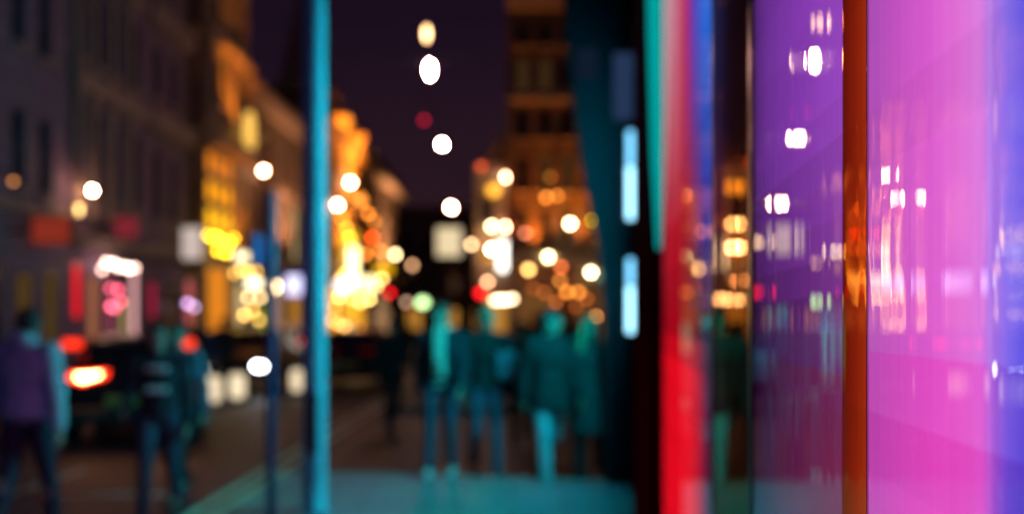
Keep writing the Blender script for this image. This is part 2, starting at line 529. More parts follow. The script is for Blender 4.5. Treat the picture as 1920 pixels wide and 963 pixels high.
# right: brown tower block faces down the street
BROWN = bricky('brown_brick', (0.26, 0.13, 0.085), (0.22, 0.115, 0.075), (0.2, 0.14, 0.11), 1.0, 0.85, 0.22, 0.075)
ws = []
for x in (0.75, 1.75, 2.75, 3.75, 5.0, 6.2, 7.4):
    for z0, z1 in ((5.0, 6.6), (7.4, 9.0), (9.8, 11.2), (12.0, 13.4), (14.0, 15.0)):
        ws.append((x, 0.6, z0, z1, DGLASS if random.random() > 0.1 else WARMDIM))
building('brown_brick_tower', 'tall brown brick building with rows of dark windows, behind the group of walkers', (-0.25, 45, 0), 0, 9, 12, 16.2, BROWN, ws,
         [(4.2, 4.6, 0.3), (11.45, 11.7, 0.15)],
         [(1.4, 1.9, 0.4, 3.0, emit('amber_shop_glow', (1.0, 0.4, 0.1), 0.15)), (4.0, 2.0, 0.4, 3.0, emit('brown_shop_glow', (1.0, 0.35, 0.1), 0.1)), (6.8, 2.2, 0.4, 3.0, DGLASS)])
ws = [(x, 0.8, z0, z1, DGLASS if random.random() > 0.3 else E_AMBER) for x in (0.7, 2.2, 3.7) for z0, z1 in ((4.8, 6.4), (7.4, 9.0))]
root = building('ornate_low_house', 'lower orange lit house with a domed corner, left of the brown tower', (-2.2, 60, 0), 0, 7, 10, 10.8, CREAM, ws,
         [(4.0, 4.4, 0.3)], [(1.2, 1.6, 0.4, 3.2, E_AMBER), (3.6, 2.4, 0.4, 3.2, E_AMBER)])
MB().lathe([(0.9, 0), (0.9, 0.6), (0.75, 1.0), (0.45, 1.5), (0.15, 1.8), (0.05, 2.3)], (1.6, 1.0, 10.9), 14).build('dome', CREAM, root)
building('street_end_block', 'dark plain block closing the far end of the street under the sky', (-14.5, 119, 0), 0, 22, 12, 15, TAN,
         [(x, 1.5, z0, z1, DGLASS) for x in (1.5, 4.5, 7.5, 10.5, 13.5, 16.5, 19.5) for z0, z1 in ((5, 7.5), (9, 11.5))], [(4, 4.4, .3)],
         [(x, 2.2, 0.4, 3, E_AMBER) for x in (3, 7, 11)])


# ------------------------------------------------------------------ the glass shopfront on the right
GX, GA = 0.25, math.atan(180 / F)
shop = thing('glass_shopfront', 'glossy shopfront of tall mirror-like glass lit pink, violet, blue and red from within', 'shopfront', (GX, 0, 0), -GA)


def s_of(px):
    return GX * F / math.cos(GA) / (px - 1140.0)


def glass_mat(name='reflective_glass', tint=(1, 1, 1), ior=1.9, rough=0.012):
    m = bpy.data.materials.new(name)
    m.use_nodes = True
    nt = m.node_tree
    nt.nodes.clear()
    o = nt.nodes.new('ShaderNodeOutputMaterial')
    mix = nt.nodes.new('ShaderNodeMixShader')
    fr = nt.nodes.new('ShaderNodeFresnel')
    fr.inputs['IOR'].default_value = ior
    t = nt.nodes.new('ShaderNodeBsdfTransparent')
    gl = nt.nodes.new('ShaderNodeBsdfGlossy')
    gl.inputs['Color'].default_value = tuple(tint) + (1,)
    # greasy smears: the gloss varies over the sheet
    tc = nt.nodes.new('ShaderNodeTexCoord')
    mp = nt.nodes.new('ShaderNodeMapping')
    mp.inputs['Scale'].default_value = (1, 14, 2.5)
    n = nt.nodes.new('ShaderNodeTexNoise')
    n.inputs['Scale'].default_value = 2.0
    n.inputs['Detail'].default_value = 6
    mr = nt.nodes.new('ShaderNodeMapRange')
    mr.inputs['From Min'].default_value = 0.35
    mr.inputs['From Max'].default_value = 0.75
    mr.inputs['To Min'].default_value = rough * 0.3
    mr.inputs['To Max'].default_value = rough * 4
    nt.links.new(tc.outputs['Object'], mp.inputs['Vector'])
    nt.links.new(mp.outputs[0], n.inputs['Vector'])
    nt.links.new(n.outputs['Fac'], mr.inputs['Value'])
    nt.links.new(mr.outputs[0], gl.inputs['Roughness'])
    nt.links.new(fr.outputs[0], mix.inputs[0])
    nt.links.new(t.outputs[0], mix.inputs[1])
    nt.links.new(gl.outputs[0], mix.inputs[2])
    nt.links.new(mix.outputs[0], o.inputs['Surface'])
    return m


GLASS = glass_mat()
AMBERGLASS = glass_mat('amber_glass', (1.0, 0.42, 0.10), 2.2)
BRONZEGLASS = glass_mat('bronze_glass', (1.0, 0.60, 0.32), 3.2)
ZT = 3.9


def pane(s0, s1, step, tilt, name='pane', mat=GLASS):
    """Drawn glass: narrow vertical ripples, so each ripple mirrors the street at a slightly other angle."""
    rnd = random.Random(int(s0 * 1000))
    vs, fs, x = [], [], 0.0
    s = s0
    pts = []
    while s < s1 - step * 0.3:
        pts.append((x, s))
        st = step * rnd.uniform(0.6, 1.4)
        x = (x + rnd.gauss(0, tilt) * st) * 0.9
        s += st
    pts.append((0, s1))
    for x, s in pts:
        vs += [(x, s, 0.12), (x, s, ZT)]
    for i in range(len(pts) - 1):
        fs.append((2 * i, 2 * i + 1, 2 * i + 3, 2 * i + 2))
    b = MB()
    b.add(vs, fs, True)
    me = bpy.data.meshes.new(name)
    me.from_pydata(b.v, [], b.f)
    me.polygons.foreach_set('use_smooth', [True] * len(b.f))
    me.materials.append(mat)
    o = bpy.data.objects.new(name, me)
    COL.objects.link(o)
    o.parent = shop
    return o


def glow_mat():
    m = bpy.data.materials.new('led_wall')
    m.use_nodes = True
    nt = m.node_tree
    nt.nodes.clear()
    o = nt.nodes.new('ShaderNodeOutputMaterial')
    e = nt.nodes.new('ShaderNodeEmission')
    a = nt.nodes.new('ShaderNodeAttribute')
    a.attribute_name = 'led'  # painted glow colour of each tile
    nt.links.new(a.outputs['Color'], e.inputs['Color'])
    nt.links.new(e.outputs[0], o.inputs['Surface'])
    return m


GLOW = glow_mat()


def glow_panel(s0, s1, d, ncol, nrow, colour, z0=0.15, z1=ZT - 0.05):
    """Glow of a pane painted as emission, tile by tile; colour(s, z) in linear light."""
    vs, fs, cs = [], [], []
    for i in range(ncol):
        for j in range(nrow):
            a0, a1 = s0 + (s1 - s0) * i / ncol, s0 + (s1 - s0) * (i + 1) / ncol
            c0, c1 = z0 + (z1 - z0) * j / nrow, z0 + (z1 - z0) * (j + 1) / nrow
            b = len(vs)
            vs += [(d, a0, c0), (d, a1, c0), (d, a1, c1), (d, a0, c1)]
            fs.append((b, b + 3, b + 2, b + 1))
            cs.append(colour((a0 + a1) / 2, (c0 + c1) / 2))
    me = bpy.data.meshes.new('pane_glow')
    me.from_pydata(vs, [], fs)
    at_ = me.color_attributes.new('led', 'FLOAT_COLOR', 'CORNER')  # holds the painted glow, tile by tile
    flat = []
    for c in cs:
        flat += list(c) + [1.0]
        flat += list(c) + [1.0]
        flat += list(c) + [1.0]
        flat += list(c) + [1.0]
    at_.data.foreach_set('color', flat)
    me.materials.append(GLOW)
    o = bpy.data.objects.new('pane_glow', me)
    COL.objects.link(o)
    o.parent = shop
    MB().box((d + 0.01, s0, z0), (d + 0.04, s1, z1)).build('backing_board', DARKMETAL, o)
    return o


def ramp(keys, t):
    if t <= keys[0][0]:
        return keys[0][1]
    for (a, ca), (b, cb) in zip(keys, keys[1:]):
        if t <= b:
            k = (t - a) / (b - a)
            return tuple(ca[i] + (cb[i] - ca[i]) * k for i in range(3))
    return keys[-1][1]


def levels(*lv):
    """Colour of the painted glow by place: lv holds (height, ramp along the wall) from low to high."""
    def f(s, z):
        rows = [(h, ramp(keys, s)) for h, keys in lv]
        return ramp(rows, z)
    return f


def sc_(c, k):
    return tuple(v * k for v in c)


def keyed(d, *ks):
    """Keys given by where they are looked at through the pane, moved back to the glow panel d behind it."""
    out = [(s_of(px) * (1 + d / (GX * math.cos(GA))), lin(*c)) for px, c in ks]
    return sorted(out)


TINT = random.Random(3)
JIT = [1 + TINT.gauss(0, 0.022) for _ in range(400)]


def glow_colour(fn, k, s0, s1, ncol):
    def f(s, z):
        i = int((s - s0) / (s1 - s0) * ncol)
        return sc_(fn(s, z), k * JIT[i % 400] * (1.0 - 0.06 * (int((z + 5) / 0.055) % 3 == 0)))
    return f


S1, S2, S3, S4, S5, S6 = (s_of(p) for p in (1626, 1579, 1411, 1404, 1338, 1236))
# near window: blue-violet, then pink
D = 0.02
BLUE_FILL = [(-1.6, sc_(lin(70, 120, 250), 3.4)), (0.15, sc_(lin(70, 115, 250), 3.2))]  # unseen near end brightened blue, added fill for the road and figures
hi = BLUE_FILL + keyed(D, (2100, (85, 85, 235)), (1925, (100, 92, 238)), (1895, (128, 110, 240)), (1866, (172, 122, 236)), (1832, (230, 132, 230)), (1790, (236, 116, 224)), (1740, (226, 96, 217)), (1680, (205, 86, 202)), (1632, (186, 84, 198)))
md = BLUE_FILL + keyed(D, (2100, (80, 75, 225)), (1925, (94, 84, 235)), (1895, (120, 102, 237)), (1866, (162, 112, 234)), (1832, (228, 120, 226)), (1790, (234, 108, 219)), (1740, (228, 94, 213)), (1680, (212, 92, 202)), (1632, (200, 95, 200)))
lo = BLUE_FILL + keyed(D, (2100, (70, 45, 200)), (1925, (88, 56, 206)), (1890, (105, 68, 212)), (1868, (150, 74, 214)), (1840, (232, 82, 208)), (1800, (242, 74, 203)), (1740, (238, 70, 200)), (1680, (220, 70, 192)), (1632, (205, 72, 188)))
p0, p1, nc = -1.6, S1 * 1.075, 260
glow_panel(p0, p1, D, nc, 60, glow_colour(levels((1.42, lo), (1.50, lo), (1.60, md), (1.9, hi)), 1.22, p0, p1, nc), 0.15, 3.85)
pane(-1.6, S1 - 0.002, 0.009, 0.011)
# amber strip between the two windows
D = 0.02
am = keyed(D, (1626, (185, 54, 16)), (1606, (158, 38, 14)), (1592, (138, 28, 13)), (1579, (110, 22, 12)))
p0, p1 = S1 * 1.0755, S2 * 1.079
glow_panel(p0, p1, D, 10, 60, glow_colour(levels((1.3, am), (3.0, am)), 1.0, p0, p1, 10))
pane(S1 + 0.001, S2 - 0.001, 0.012, 0.010, 'amber_strip', AMBERGLASS)
# violet window
hi = keyed(D, (1580, (150, 70, 190)), (1500, (136, 60, 180)), (1440, (116, 52, 162)), (1415, (85, 40, 120)))
md = keyed(D, (1580, (128, 58, 150)), (1500, (108, 46, 134)), (1440, (88, 36, 116)), (1415, (60, 24, 84)))
dk = keyed(D, (1580, (100, 36, 105)), (1500, (80, 30, 96)), (1440, (60, 22, 80)), (1415, (40, 14, 60)))
lo = keyed(D, (1580, (112, 26, 72)), (1500, (92, 24, 70)), (1440, (60, 16, 56)), (1415, (36, 10, 40)))
p0, p1, nc = S2 * 1.081, S4 * 1.075, 70
glow_panel(p0, p1, D, nc, 80, glow_colour(levels((1.40, lo), (1.50, lo), (1.58, dk), (1.68, md), (1.9, hi)), 1.55, p0, p1, nc))
pane(S2, S3, 0.014, 0.0065)
# dark bronze window
pane(S4, S5, 0.05, 0.0025, 'pane', BRONZEGLASS)
MB().box((0.02, S4 * 1.078, 0.12), (0.04, S5 * 1.08, ZT)).build('bronze_screen', surf('bronze_screen', (0.14, 0.03, 0.02), 0.5, 0.3, 4, 0.05), shop)
# red and blue window
hi = keyed(D, (1338, (20, 125, 235)), (1320, (25, 125, 240)), (1305, (70, 85, 220)), (1292, (150, 60, 180)), (1284, (215, 45, 85)), (1272, (215, 110, 140)), (1262, (232, 150, 175)), (1252, (225, 60, 80)), (1242, (228, 120, 140)), (1236, (235, 215, 225)))
md = keyed(D, (1338, (40, 70, 175)), (1320, (50, 50, 150)), (1305, (95, 30, 90)), (1292, (150, 20, 45)), (1272, (195, 22, 40)), (1252, (200, 28, 50)), (1236, (210, 70, 90)))
dk = keyed(D, (1338, (22, 8, 36)), (1320, (36, 10, 45)), (1305, (70, 10, 36)), (1292, (120, 10, 28)), (1262, (175, 10, 28)), (1245, (165, 14, 34)), (1236, (130, 24, 44)))
lo = keyed(D, (1338, (25, 8, 40)), (1322, (90, 12, 52)), (1308, (190, 14, 46)), (1294, (246, 10, 35)), (1262, (255, 12, 35)), (1245, (250, 20, 40)), (1236, (230, 40, 60)))
p0, p1, nc = S5 * 1.085, S6 - 0.02, 60
glow_panel(p0, p1, D, nc, 40, glow_colour(levels((1.15, lo), (1.40, lo), (1.60, dk), (1.95, md), (2.8, hi)), 2.6, p0, p1, nc))
pane(S5 + 0.035, S6, 0.09, 0.0015)
# teal window, kept out of view by the deep fin: it is what lights the pavement and the walkers
teal = emit('teal_window_light', (0.0, 0.80, 0.95), 31)
MB().box((0.03, 8.35, 1.45), (0.05, 9.08, ZT - 0.05)).build('pane_glow', teal, shop)
MB().box((0.02, S6 + 0.11, 0.12), (0.06, 8.33, ZT)).build('side_panel', DARKMETAL, shop)
# framework
def mull(s0, s1, out, ins, mat, name='mullion', z0=0.0, z1=ZT):
    MB().box((-out, s0, z0), (ins, s1, z1), 0.006).build(name, mat, shop)
mull(S1 - 0.0015, S1 + 0.0005, 0.001, 0.001, surf('bright_edge', (0.75, 0.7, 0.85), 0.2, 0.1, 5, 0, metal=0.9))
mull(S3 + 0.001, S4 - 0.001, 0.002, 0.004, surf('bronze', (0.12, 0.035, 0.025), 0.3, 0.2, 5, 0.03, metal=0.8))
mull(S5 + 0.001, S5 + 0.034, 0.002, 0.004, MATS['bronze'])
mull(S6 + 0.06, S6 + 0.10, 0.120, 0.2, surf('matt_black', (0.006, 0.006, 0.009), 0.9, 0.1, 5, 0, spec=0.1), 'shield_fin')  # fin made deep to screen the bright teal window from the camera
b = MB()
b.prism([(-0.010, 1.95), (0.0, 1.95), (0.0, ZT), (-0.066, ZT), (-0.052, 3.0), (-0.035, 2.4)], S6 + 0.01, S6 + 0.055)
b.build('teal_glow_strip', emit('teal_strip_glow', (0.0, 0.36, 0.35), 1.0), shop)  # added glow strip, its tapered shape stands in for the hidden teal light
mull(9.11, 9.3, 0.0, 0.2, MATS['matt_black'])
MB().box((0.0, -1.6, 0.0), (0.25, 9.3, 0.118), 0.01).build('plinth', DARKMETAL, shop)
MB().box((-0.02, -1.6, ZT + 0.002), (0.25, 9.3, ZT + 0.5), 0.01).build('fascia', DARKMETAL, shop)
# the dark building that carries the shopfront
bl = thing('shop_building', 'dark building standing over the glass shopfront', 'building', (GX, 0, 0), -GA)
MB().box((0.26, -2.2, 0), (7.5, 9.3, 4.4)).box((0.1, -2.2, 4.42), (7.5, 9.3, 11)).build('wall', surf('dark_cladding', (0.03, 0.03, 0.04), 0.5, 0.2, 2, 0.1), bl)
MB().box((0.0, -2.2, 10.8), (7.6, 9.4, 11.3), 0.05).build('parapet', DARKMETAL, bl)
for k in range(4):
    MB().box((0.06, -1.2 + k * 2.6, 5.4), (0.097, 0.6 + k * 2.6, 9.6)).build('window', DGLASS, bl)

# flared corner fin, facing the camera at the end of the shopfront
FY = 9.75
prof = [(1060, -40), (1068, 60), (1080, 180), (1098, 310), (1116, 400), (1130, 460), (1138, 560), (1142, 700)]
poly = [(at(px, py, FY).x, at(px, py, FY).z) for px, py in prof] + [(0.955, 0.0), (1.36, 0.0), (1.36, 5.0)]
fin = thing('corner_fin', 'dark blue flared corner panel leaning out over the pavement, carrying two light tubes', 'wall panel', (0, FY, 0))
NAVY = surf('navy_panel', (0.006, 0.0042, 0.009), 0.6, 0.25, 2, 0.0, spec=0.08)
b = MB(); b.prism(poly, 0.0, 0.16); b.build('panel', NAVY, fin)
e = MB()
ed = [Vector((x, 0.08, z)) for x, z in poly[:9]]
e.tube(ed, 0.035, 8); e.build('edge_trim', surf('pale_edge_trim', (0.05, 0.05, 0.06), 0.4, 0.1, 5, 0), fin)
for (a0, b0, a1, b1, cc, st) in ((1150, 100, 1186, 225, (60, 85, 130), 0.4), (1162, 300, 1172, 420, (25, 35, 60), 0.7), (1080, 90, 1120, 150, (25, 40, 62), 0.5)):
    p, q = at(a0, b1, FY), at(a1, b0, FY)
    MB().box((p.x, -0.022, p.z), (q.x, -0.003, q.z), 0.005).build('painted_reflection', emit('faint_blue_%d' % a0, lin(*cc), st), fin)  # bluish window reflections painted on the panel as emission
for py0, pym, py1, lab in ((247, 312, 410, 'upper of the two cold blue-white light tubes on the dark corner panel'),
                           (486, 535, 623, 'lower of the two cold blue-white light tubes on the dark corner panel')):
    c = at(1182, py1, FY - 0.05)
    t = thing('light_tube', lab, 'tube light', (c.x, c.y, c.z), 0, 'light tubes on the corner panel')
    h1 = (py1 - pym) / F * FY
    h0 = (py1 - py0) / F * FY
    MB().tube([(0, 0, 0.0), (0, 0, h1 - 0.01)], 0.033, 12).build('tube', emit('tube_bright', (0.42, 0.95, 1.25), 2.6), t)
    MB().tube([(0, 0, h1 + 0.01), (0, 0, h0)], 0.03, 12).build('tube', emit('tube_dim', (0.22, 0.7, 1.1), 1.9), t)
    MB().box((-0.045, 0.036, -0.03), (0.045, 0.048, h0 + 0.03), 0.004).build('holder', DARKMETAL, t)

# ------------------------------------------------------------------ poles
p = thing('lighting_column', 'thick round lighting column on the pavement, lit cyan down its right side', 'lamp post', (at(589, 0, 8.35).x, 8.35, 0))
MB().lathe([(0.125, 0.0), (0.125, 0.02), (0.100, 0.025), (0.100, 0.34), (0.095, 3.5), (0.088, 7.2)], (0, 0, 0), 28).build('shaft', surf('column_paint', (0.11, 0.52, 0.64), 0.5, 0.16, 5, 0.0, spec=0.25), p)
MB().box((-0.05, -0.112, 0.5), (0.05, -0.094, 1.0), 0.006).build('door_plate', STEEL, p)
MB().tube([(0, 0, 7.2), (-0.1, 0, 7.6), (-0.5, 0, 7.8), (-1.2, 0, 7.85)], [0.06, 0.05, 0.045, 0.045], 10).build('arm', STEEL, p)
MB().box((-1.9, -0.14, 7.78), (-1.2, 0.14, 7.94), 0.05).build('lamp_head', STEEL, p)
s = thing('signpost', 'thin dark signpost with its plate seen edge-on, left of the thick column', 'signpost', (at(508, 0, 7.7).x, 7.7, 0))
MB().lathe([(0.038, 0), (0.038, 2.58), (0.03, 2.6)], (0, 0, 0), 16).build('post', surf('signpost_paint', (0.04, 0.13, 0.30), 0.35, 0.15, 10, 0.05), s)
MB().box((-0.072, -0.3, 2.02), (-0.052, 0.3, 2.25), 0.004).box((-0.052, -0.03, 2.05), (-0.03, 0.03, 2.09)).build('plate', surf('blue_plate', (0.03, 0.12, 0.35), 0.35, 0.1, 5, 0.0), s)

# ------------------------------------------------------------------ lamps and lit signs
BLUR = 31.0 * 1.0


def glow(tagname, px, Y, d, col, C):
    """Radius and material of a lamp that defocuses to a disc d pixels wide and C bright."""
    bl_ = BLUR * (1 - 1.1 / Y)
    w = max(9.0, d - bl_)
    L = C * max(1.0, (max(d, bl_) / w) ** 2)
    return w / 2 / F * Y, emit('%s_%d_%d' % (tagname, px, int(d)), col, L)


WHITE = (1.0, 0.50, 0.30)
CREAMC = (1.0, 0.72, 0.36)
GOLDC = (1.0, 0.45, 0.03)
YELC = (1.0, 0.62, 0.02)
ORC = (1.0, 0.30, 0.04)
REDC = (1.0, 0.02, 0.01)
TANC = (1.0, 0.42, 0.18)

# lamps hung over the street on span wires
for px, py, Y, d, col, C, lab in ((800, 62, 20, 26, (1.0, 0.55, 0.24), 1.1, 'dim warm street lamp hung over the street, topmost of the hanging row'),
                             (806, 130, 25, 34, (1.0, 0.53, 0.44), 30, 'brightest white street lamp hung over the street, second from the top'),
                             (829, 270, 36, 33, (1.0, 0.53, 0.44), 25, 'white street lamp hung over the street, below the small red lamp'),
                             (846, 388, 56, 32, WHITE, 15, 'white street lamp hung over the street, just above the pale lit box sign')):
    c = at(px, py, Y)
    r, m = glow('hanging', px, Y, d, col, C)
    t = thing('hanging_lamp', lab, 'street lamp', c, 0, 'street lamps hung over the street')
    MB().ell((0, 0, -0.02), (r, r, r * 3.0 if py < 200 else r), 18, 12).build('bulb', m, t)
    zk = r * (1.7 if py < 200 else 0)
    MB().lathe([(r * 1.2, r * 1.4 + zk), (r * 1.0, r * 1.8 + zk), (r * 0.3, r * 2.2 + zk), (0.015, r * 2.4 + zk)], (0, 0, 0), 16).build('shade', DARKMETAL, t)
    xl, xr = LFX - c.x + 0.0, 3.0 - c.x
    MB().tube([(xl, 0, 1.2), (xl / 2, 0, r * 2.4 + 0.35), (0, 0, r * 2.4), (xr / 2, 0, r * 2.4 + 0.35), (xr, 0, 1.2)], 0.008, 6).build('span_wire', DARKMETAL, t)
c = at(795, 226, 60)
t = thing('crane_beacon', 'dim red aircraft warning lamp high above the street end', 'warning lamp', c, 0)
r, m = glow('beacon', 795, 60, 26, (0.6, 0.01, 0.04), 0.30)
MB().ell((0, 0, 0), r, 14, 10).build('bulb', m, t)
MB().tube([(0, 0, r), (0, 0, 2.2), (0, 58.9, 2.6)], 0.03, 6).build('bracket', DARKMETAL, t)


def lantern(px, py, Y, d, col, C, lab, mount, group='lanterns on the house fronts', ysc=1.0):
    """A wall lantern: bulb, cap and a bracket that runs to the wall at mount (dx, dy)."""
    c = at(px, py, Y)
    r, m = glow('lantern', px, Y, d, col, C)
    t = thing('wall_lantern', lab, 'lantern', c, 0, group)
    MB().ell((0, 0, 0), (r, r, r * ysc), 16, 10).build('bulb', m, t)
    MB().lathe([(r * 0.9, 0.8 * r * ysc), (r * 1.05, r * 1.0 * ysc + .02), (r * 0.4, r * 1.4 * ysc + .02), (0.01, r * 1.7 * ysc + .02)], (0, 0, 0), 12).build('cap', DARKMETAL, t)
    dx, dy = mount
    zt = r * 1.5 * ysc
    MB().tube([(0, 0, zt), (dx * 0.5, dy * 0.5, zt + 0.15), (dx, dy, zt + 0.1)], 0.018, 6).build('bracket', DARKMETAL, t)
    return t


def left_lantern(px, py, d, col, C, lab, X=-9.55, ysc=1.0):
    Y = fy(px, X)
    return lantern(px, py, Y, d, col, C, lab, (LFX - X + 0.0 if False else (LFX - (px - CX) / F * Y), 0), ysc=ysc)


left_lantern(173, 357, 26, WHITE, 14, 'small bright white lantern on the brown stone house, above the red fascia sign')
left_lantern(148, 392, 28, (1.0, 0.6, 0.2), 0.55, 'dim tan lantern just below and left of the small white one', ysc=2.2)
left_lantern(25, 340, 14, (1.0, 0.35, 0.1), 0.25, 'tiny dim orange lantern on the plain grey house at the far left')
left_lantern(494, 320, 33, WHITE, 6, 'bright white lantern on the low tan house, over the top of the signpost')
left_lantern(633, 384, 30, WHITE, 8, 'lower of two bright white lanterns on the spired hall, next to the thick column')
left_lantern(657, 342, 32, WHITE, 8, 'upper of two bright white lanterns on the spired hall')
left_lantern(741, 477, 29, CREAMC, 1.6, 'cream lantern on the tan house at the end of the left row')
left_lantern(675, 375, 50, ORC, 0.55, 'big dim orange lantern beside the upper white lantern of the spired hall')
left_lantern(517, 537, 26, (1.0, 0.7, 0.35), 1.6, 'tall cream lantern low on the low tan house, left of the blue-rimmed sign', ysc=2.0)
left_lantern(465, 557, 24, (1.0, 0.7, 0.3), 0.9, 'left one of two small cream lanterns low beside the signpost')
left_lantern(488, 557, 24, (1.0, 0.7, 0.3), 0.9, 'right one of two small cream lanterns low beside the signpost')
left_lantern(455, 627, 22, (1.0, 0.62, 0.3), 0.5, 'small dim cream lantern at head height, below the lime shop window', ysc=1.8)
left_lantern(352, 568, 22, (0.75, 0.45, 0.9), 0.6, 'left one of two small violet lanterns under the white box sign')
left_lantern(364, 575, 22, (0.75, 0.5, 0.8), 0.45, 'right one of two small violet lanterns under the white box sign')
left_lantern(698, 445, 36, (1.0, 0.10, 0.01), 0.9, 'red-orange round lantern above the yellow lozenge sign')

BY = 44.6      # just in front of the brown tower
for px, py, d, col, C, lab in ((1024, 370, 32, ORC, 0.6, 'left lantern of the orange pair high on the brown tower'),
                               (1045, 367, 30, ORC, 0.5, 'right lantern of the orange pair high on the brown tower'),
                               (1032, 332, 30, ORC, 0.16, 'faint orange lantern above the orange pair on the brown tower'),
                               (1069, 419, 36, (1.0, 0.70, 0.34), 3, 'bright yellow-white lantern on the right part of the brown tower'),
                               (1112, 412, 28, YELC, 0.8, 'amber lantern nearest the dark corner panel'),
                               (985, 437, 36, (1.0, 0.28, 0.16), 0.35, 'dim rose lantern left of the yellow-white one'),
                               (1028, 481, 34, (1.0, 0.74, 0.34), 2.6, 'cream lantern below the orange pair of the brown tower'),
                               (991, 505, 42, (1.0, 0.52, 0.14), 0.9, 'large golden lantern left of the cream one'),
                               (1052, 500, 36, (1.0, 0.20, 0.05), 0.5, 'red-orange lantern to the right of the cream one'),
                               (1050, 526, 34, (1.0, 0.30, 0.05), 0.4, 'dim orange lantern directly under the red-orange one'),
                               (1108, 510, 36, (1.0, 0.78, 0.42), 2.2, 'pale cream lantern low on the right, beside a small teal one'),
                               (1128, 516, 26, (0.05, 0.4, 0.35), 0.5, 'small teal lantern low on the right by the corner panel'),
                               (1063, 547, 27, ORC, 0.8, 'left lantern of the low orange pair above the walkers'),
                               (1085, 547, 27, ORC, 0.75, 'right lantern of the low orange pair above the walkers'),
                               (1116, 594, 27, (1.0, 0.36, 0.08), 0.9, 'orange lantern right beside the long-haired walker'),
                               (1146, 590, 27, (1.0, 0.25, 0.1), 0.12, 'faint brown lantern at the foot of the dark corner panel')):
    lantern(px, py, BY, d, col, C, lab, (0, 45 - BY), 'lanterns on the brown tower')
for px, py, d, col, C, lab in ((950, 332, 33, WHITE, 5, 'bright white lantern at the roof edge of the ornate low house'),
                               (926, 356, 52, (1.0, 0.42, 0.04), 0.5, 'large dim gold lantern left of the white one on the ornate low house'),
                               (903, 312, 34, (1.0, 0.12, 0.03), 0.25, 'dim red-orange lantern at the top corner of the ornate low house'),
                               (922, 424, 34, CREAMC, 2.0, 'cream lantern of the cream and yellow pair on the ornate house'),
                               (950, 425, 33, YELC, 1.0, 'yellow lantern of the cream and yellow pair on the ornate house'),
                               (884, 458, 34, (1.0, 0.62, 0.30), 0.95, 'cream lantern standing alone at the left end of the ornate house'),
                               (922, 467, 32, WHITE, 8, 'white lantern left of the tall white sign'),
                               (914, 528, 34, (1.0, 0.5, 0.25), 0.9, 'tan lantern above the red signal lamp')):
    lantern(px, py, 59.5, d, col, C, lab, (0, 0.5), 'lanterns on the ornate house')


def box_sign(name, a, b, Y, m, lab, thick=0.16, mount=None, post=False, group=None, rim=None):
    """A lit box sign facing along the street."""
    p, q = at(a[0], b[1], Y), at(b[0], a[1], Y)
    c = Vector(((p.x + q.x) / 2, Y, 0 if post else p.z))
    t = thing(name, lab, 'sign', c, 0, group)
    x0, x1, z0, z1 = p.x - c.x, q.x - c.x, p.z - c.z, q.z - c.z
    MB().box((x0 + .03, -thick / 2, z0 + .03), (x1 - .03, thick / 2, z1 - .03), 0.03).build('lit_face', m, t)
    f = MB()
    h = thick / 2 - 0.02
    f.box((x0, -h, z0), (x0 + .029, h, z1)).box((x1 - .029, -h, z0), (x1, h, z1)).box((x0 + .03, -h, z0), (x1 - .03, h, z0 + .029)).box((x0 + .03, -h, z1 - .029), (x1 - .03, h, z1))
    f.build('frame', rim or DARKMETAL, t)
    if post:
        MB().lathe([(0.12, 0), (0.12, 0.05), (0.06, 0.08), (0.06, z0 - 0.002)], (0, 0, 0), 12).build('post', DARKMETAL, t)
    if mount is not None:
        zc = (z0 + z1) / 2
        MB().tube([(x0, 0, zc), (mount - c.x, 0, zc)], 0.03, 8).build('bracket', DARKMETAL, t)
    return t


def bx_left(px0, py0, px1, py1, m, lab, X=-9.2, **k):
    """A box sign that sticks out from the left house fronts."""
    Y = fy((px0 + px1) / 2, X)
    return box_sign('box_sign', (px0, py0), (px1, py1), Y, m, lab, mount=LFX, **k)


bx_left(340, 424, 381, 488, emit('white_box_light', (1.0, 0.80, 0.72), 0.62), 'pale white box sign sticking out beside the gold theatre front', X=-9.0)
bx_left(60, 405, 136, 460, emit('dim_red_box', lin(150, 50, 35), 0.8), 'dim brick-red box sign on the plain grey house at the left', X=-9.0)
bx_left(214, 405, 262, 448, emit('dim_pink_box', lin(190, 60, 75), 0.4), 'dim pink box sign on the brown stone house', X=-9.3)
bx_left(640, 432, 672, 500, emit('gold_sign', (1.0, 0.50, 0.02), 1.3), 'tall gold vertical sign, highest of the bright cluster right of the column', X=-9.3)
bx_left(652, 462, 672, 545, emit('hot_white_sign', (1.0, 0.85, 0.45), 4.0), 'narrow white-hot vertical sign in the middle of the bright gold cluster', X=-9.0)
bx_left(630, 522, 652, 548, emit('cool_white_sign', (0.9, 0.88, 0.95), 3.0), 'small cool white sign at the left of the bright gold cluster', X=-8.9)
bx_left(676, 518, 706, 545, emit('cream_hot_sign', (1.0, 0.80, 0.40), 3.0), 'cream white sign at the right of the bright gold cluster', X=-8.8)
bx_left(640, 552, 676, 606, emit('deep_gold_sign', (1.0, 0.48, 0.03), 1.1), 'low gold panel sign at the foot of the bright gold cluster', X=-9.2)
bx_left(704, 494, 736, 514, emit('lozenge_yellow', (1.0, 0.50, 0.0), 1.3), 'flat yellow lozenge sign right of the bright gold cluster', X=-9.0)
bx_left(686, 590, 736, 606, emit('tan_awning_sign', (1.0, 0.5, 0.24), 0.4), 'long dim tan fascia sign low at the end of the left row', X=-9.3)
bx_left(440, 472, 468, 490, emit('white_slab_sign', (1.0, 0.85, 0.5), 3.0), 'small tilted white sign right of the yellow neon, on the theatre', X=-9.0)
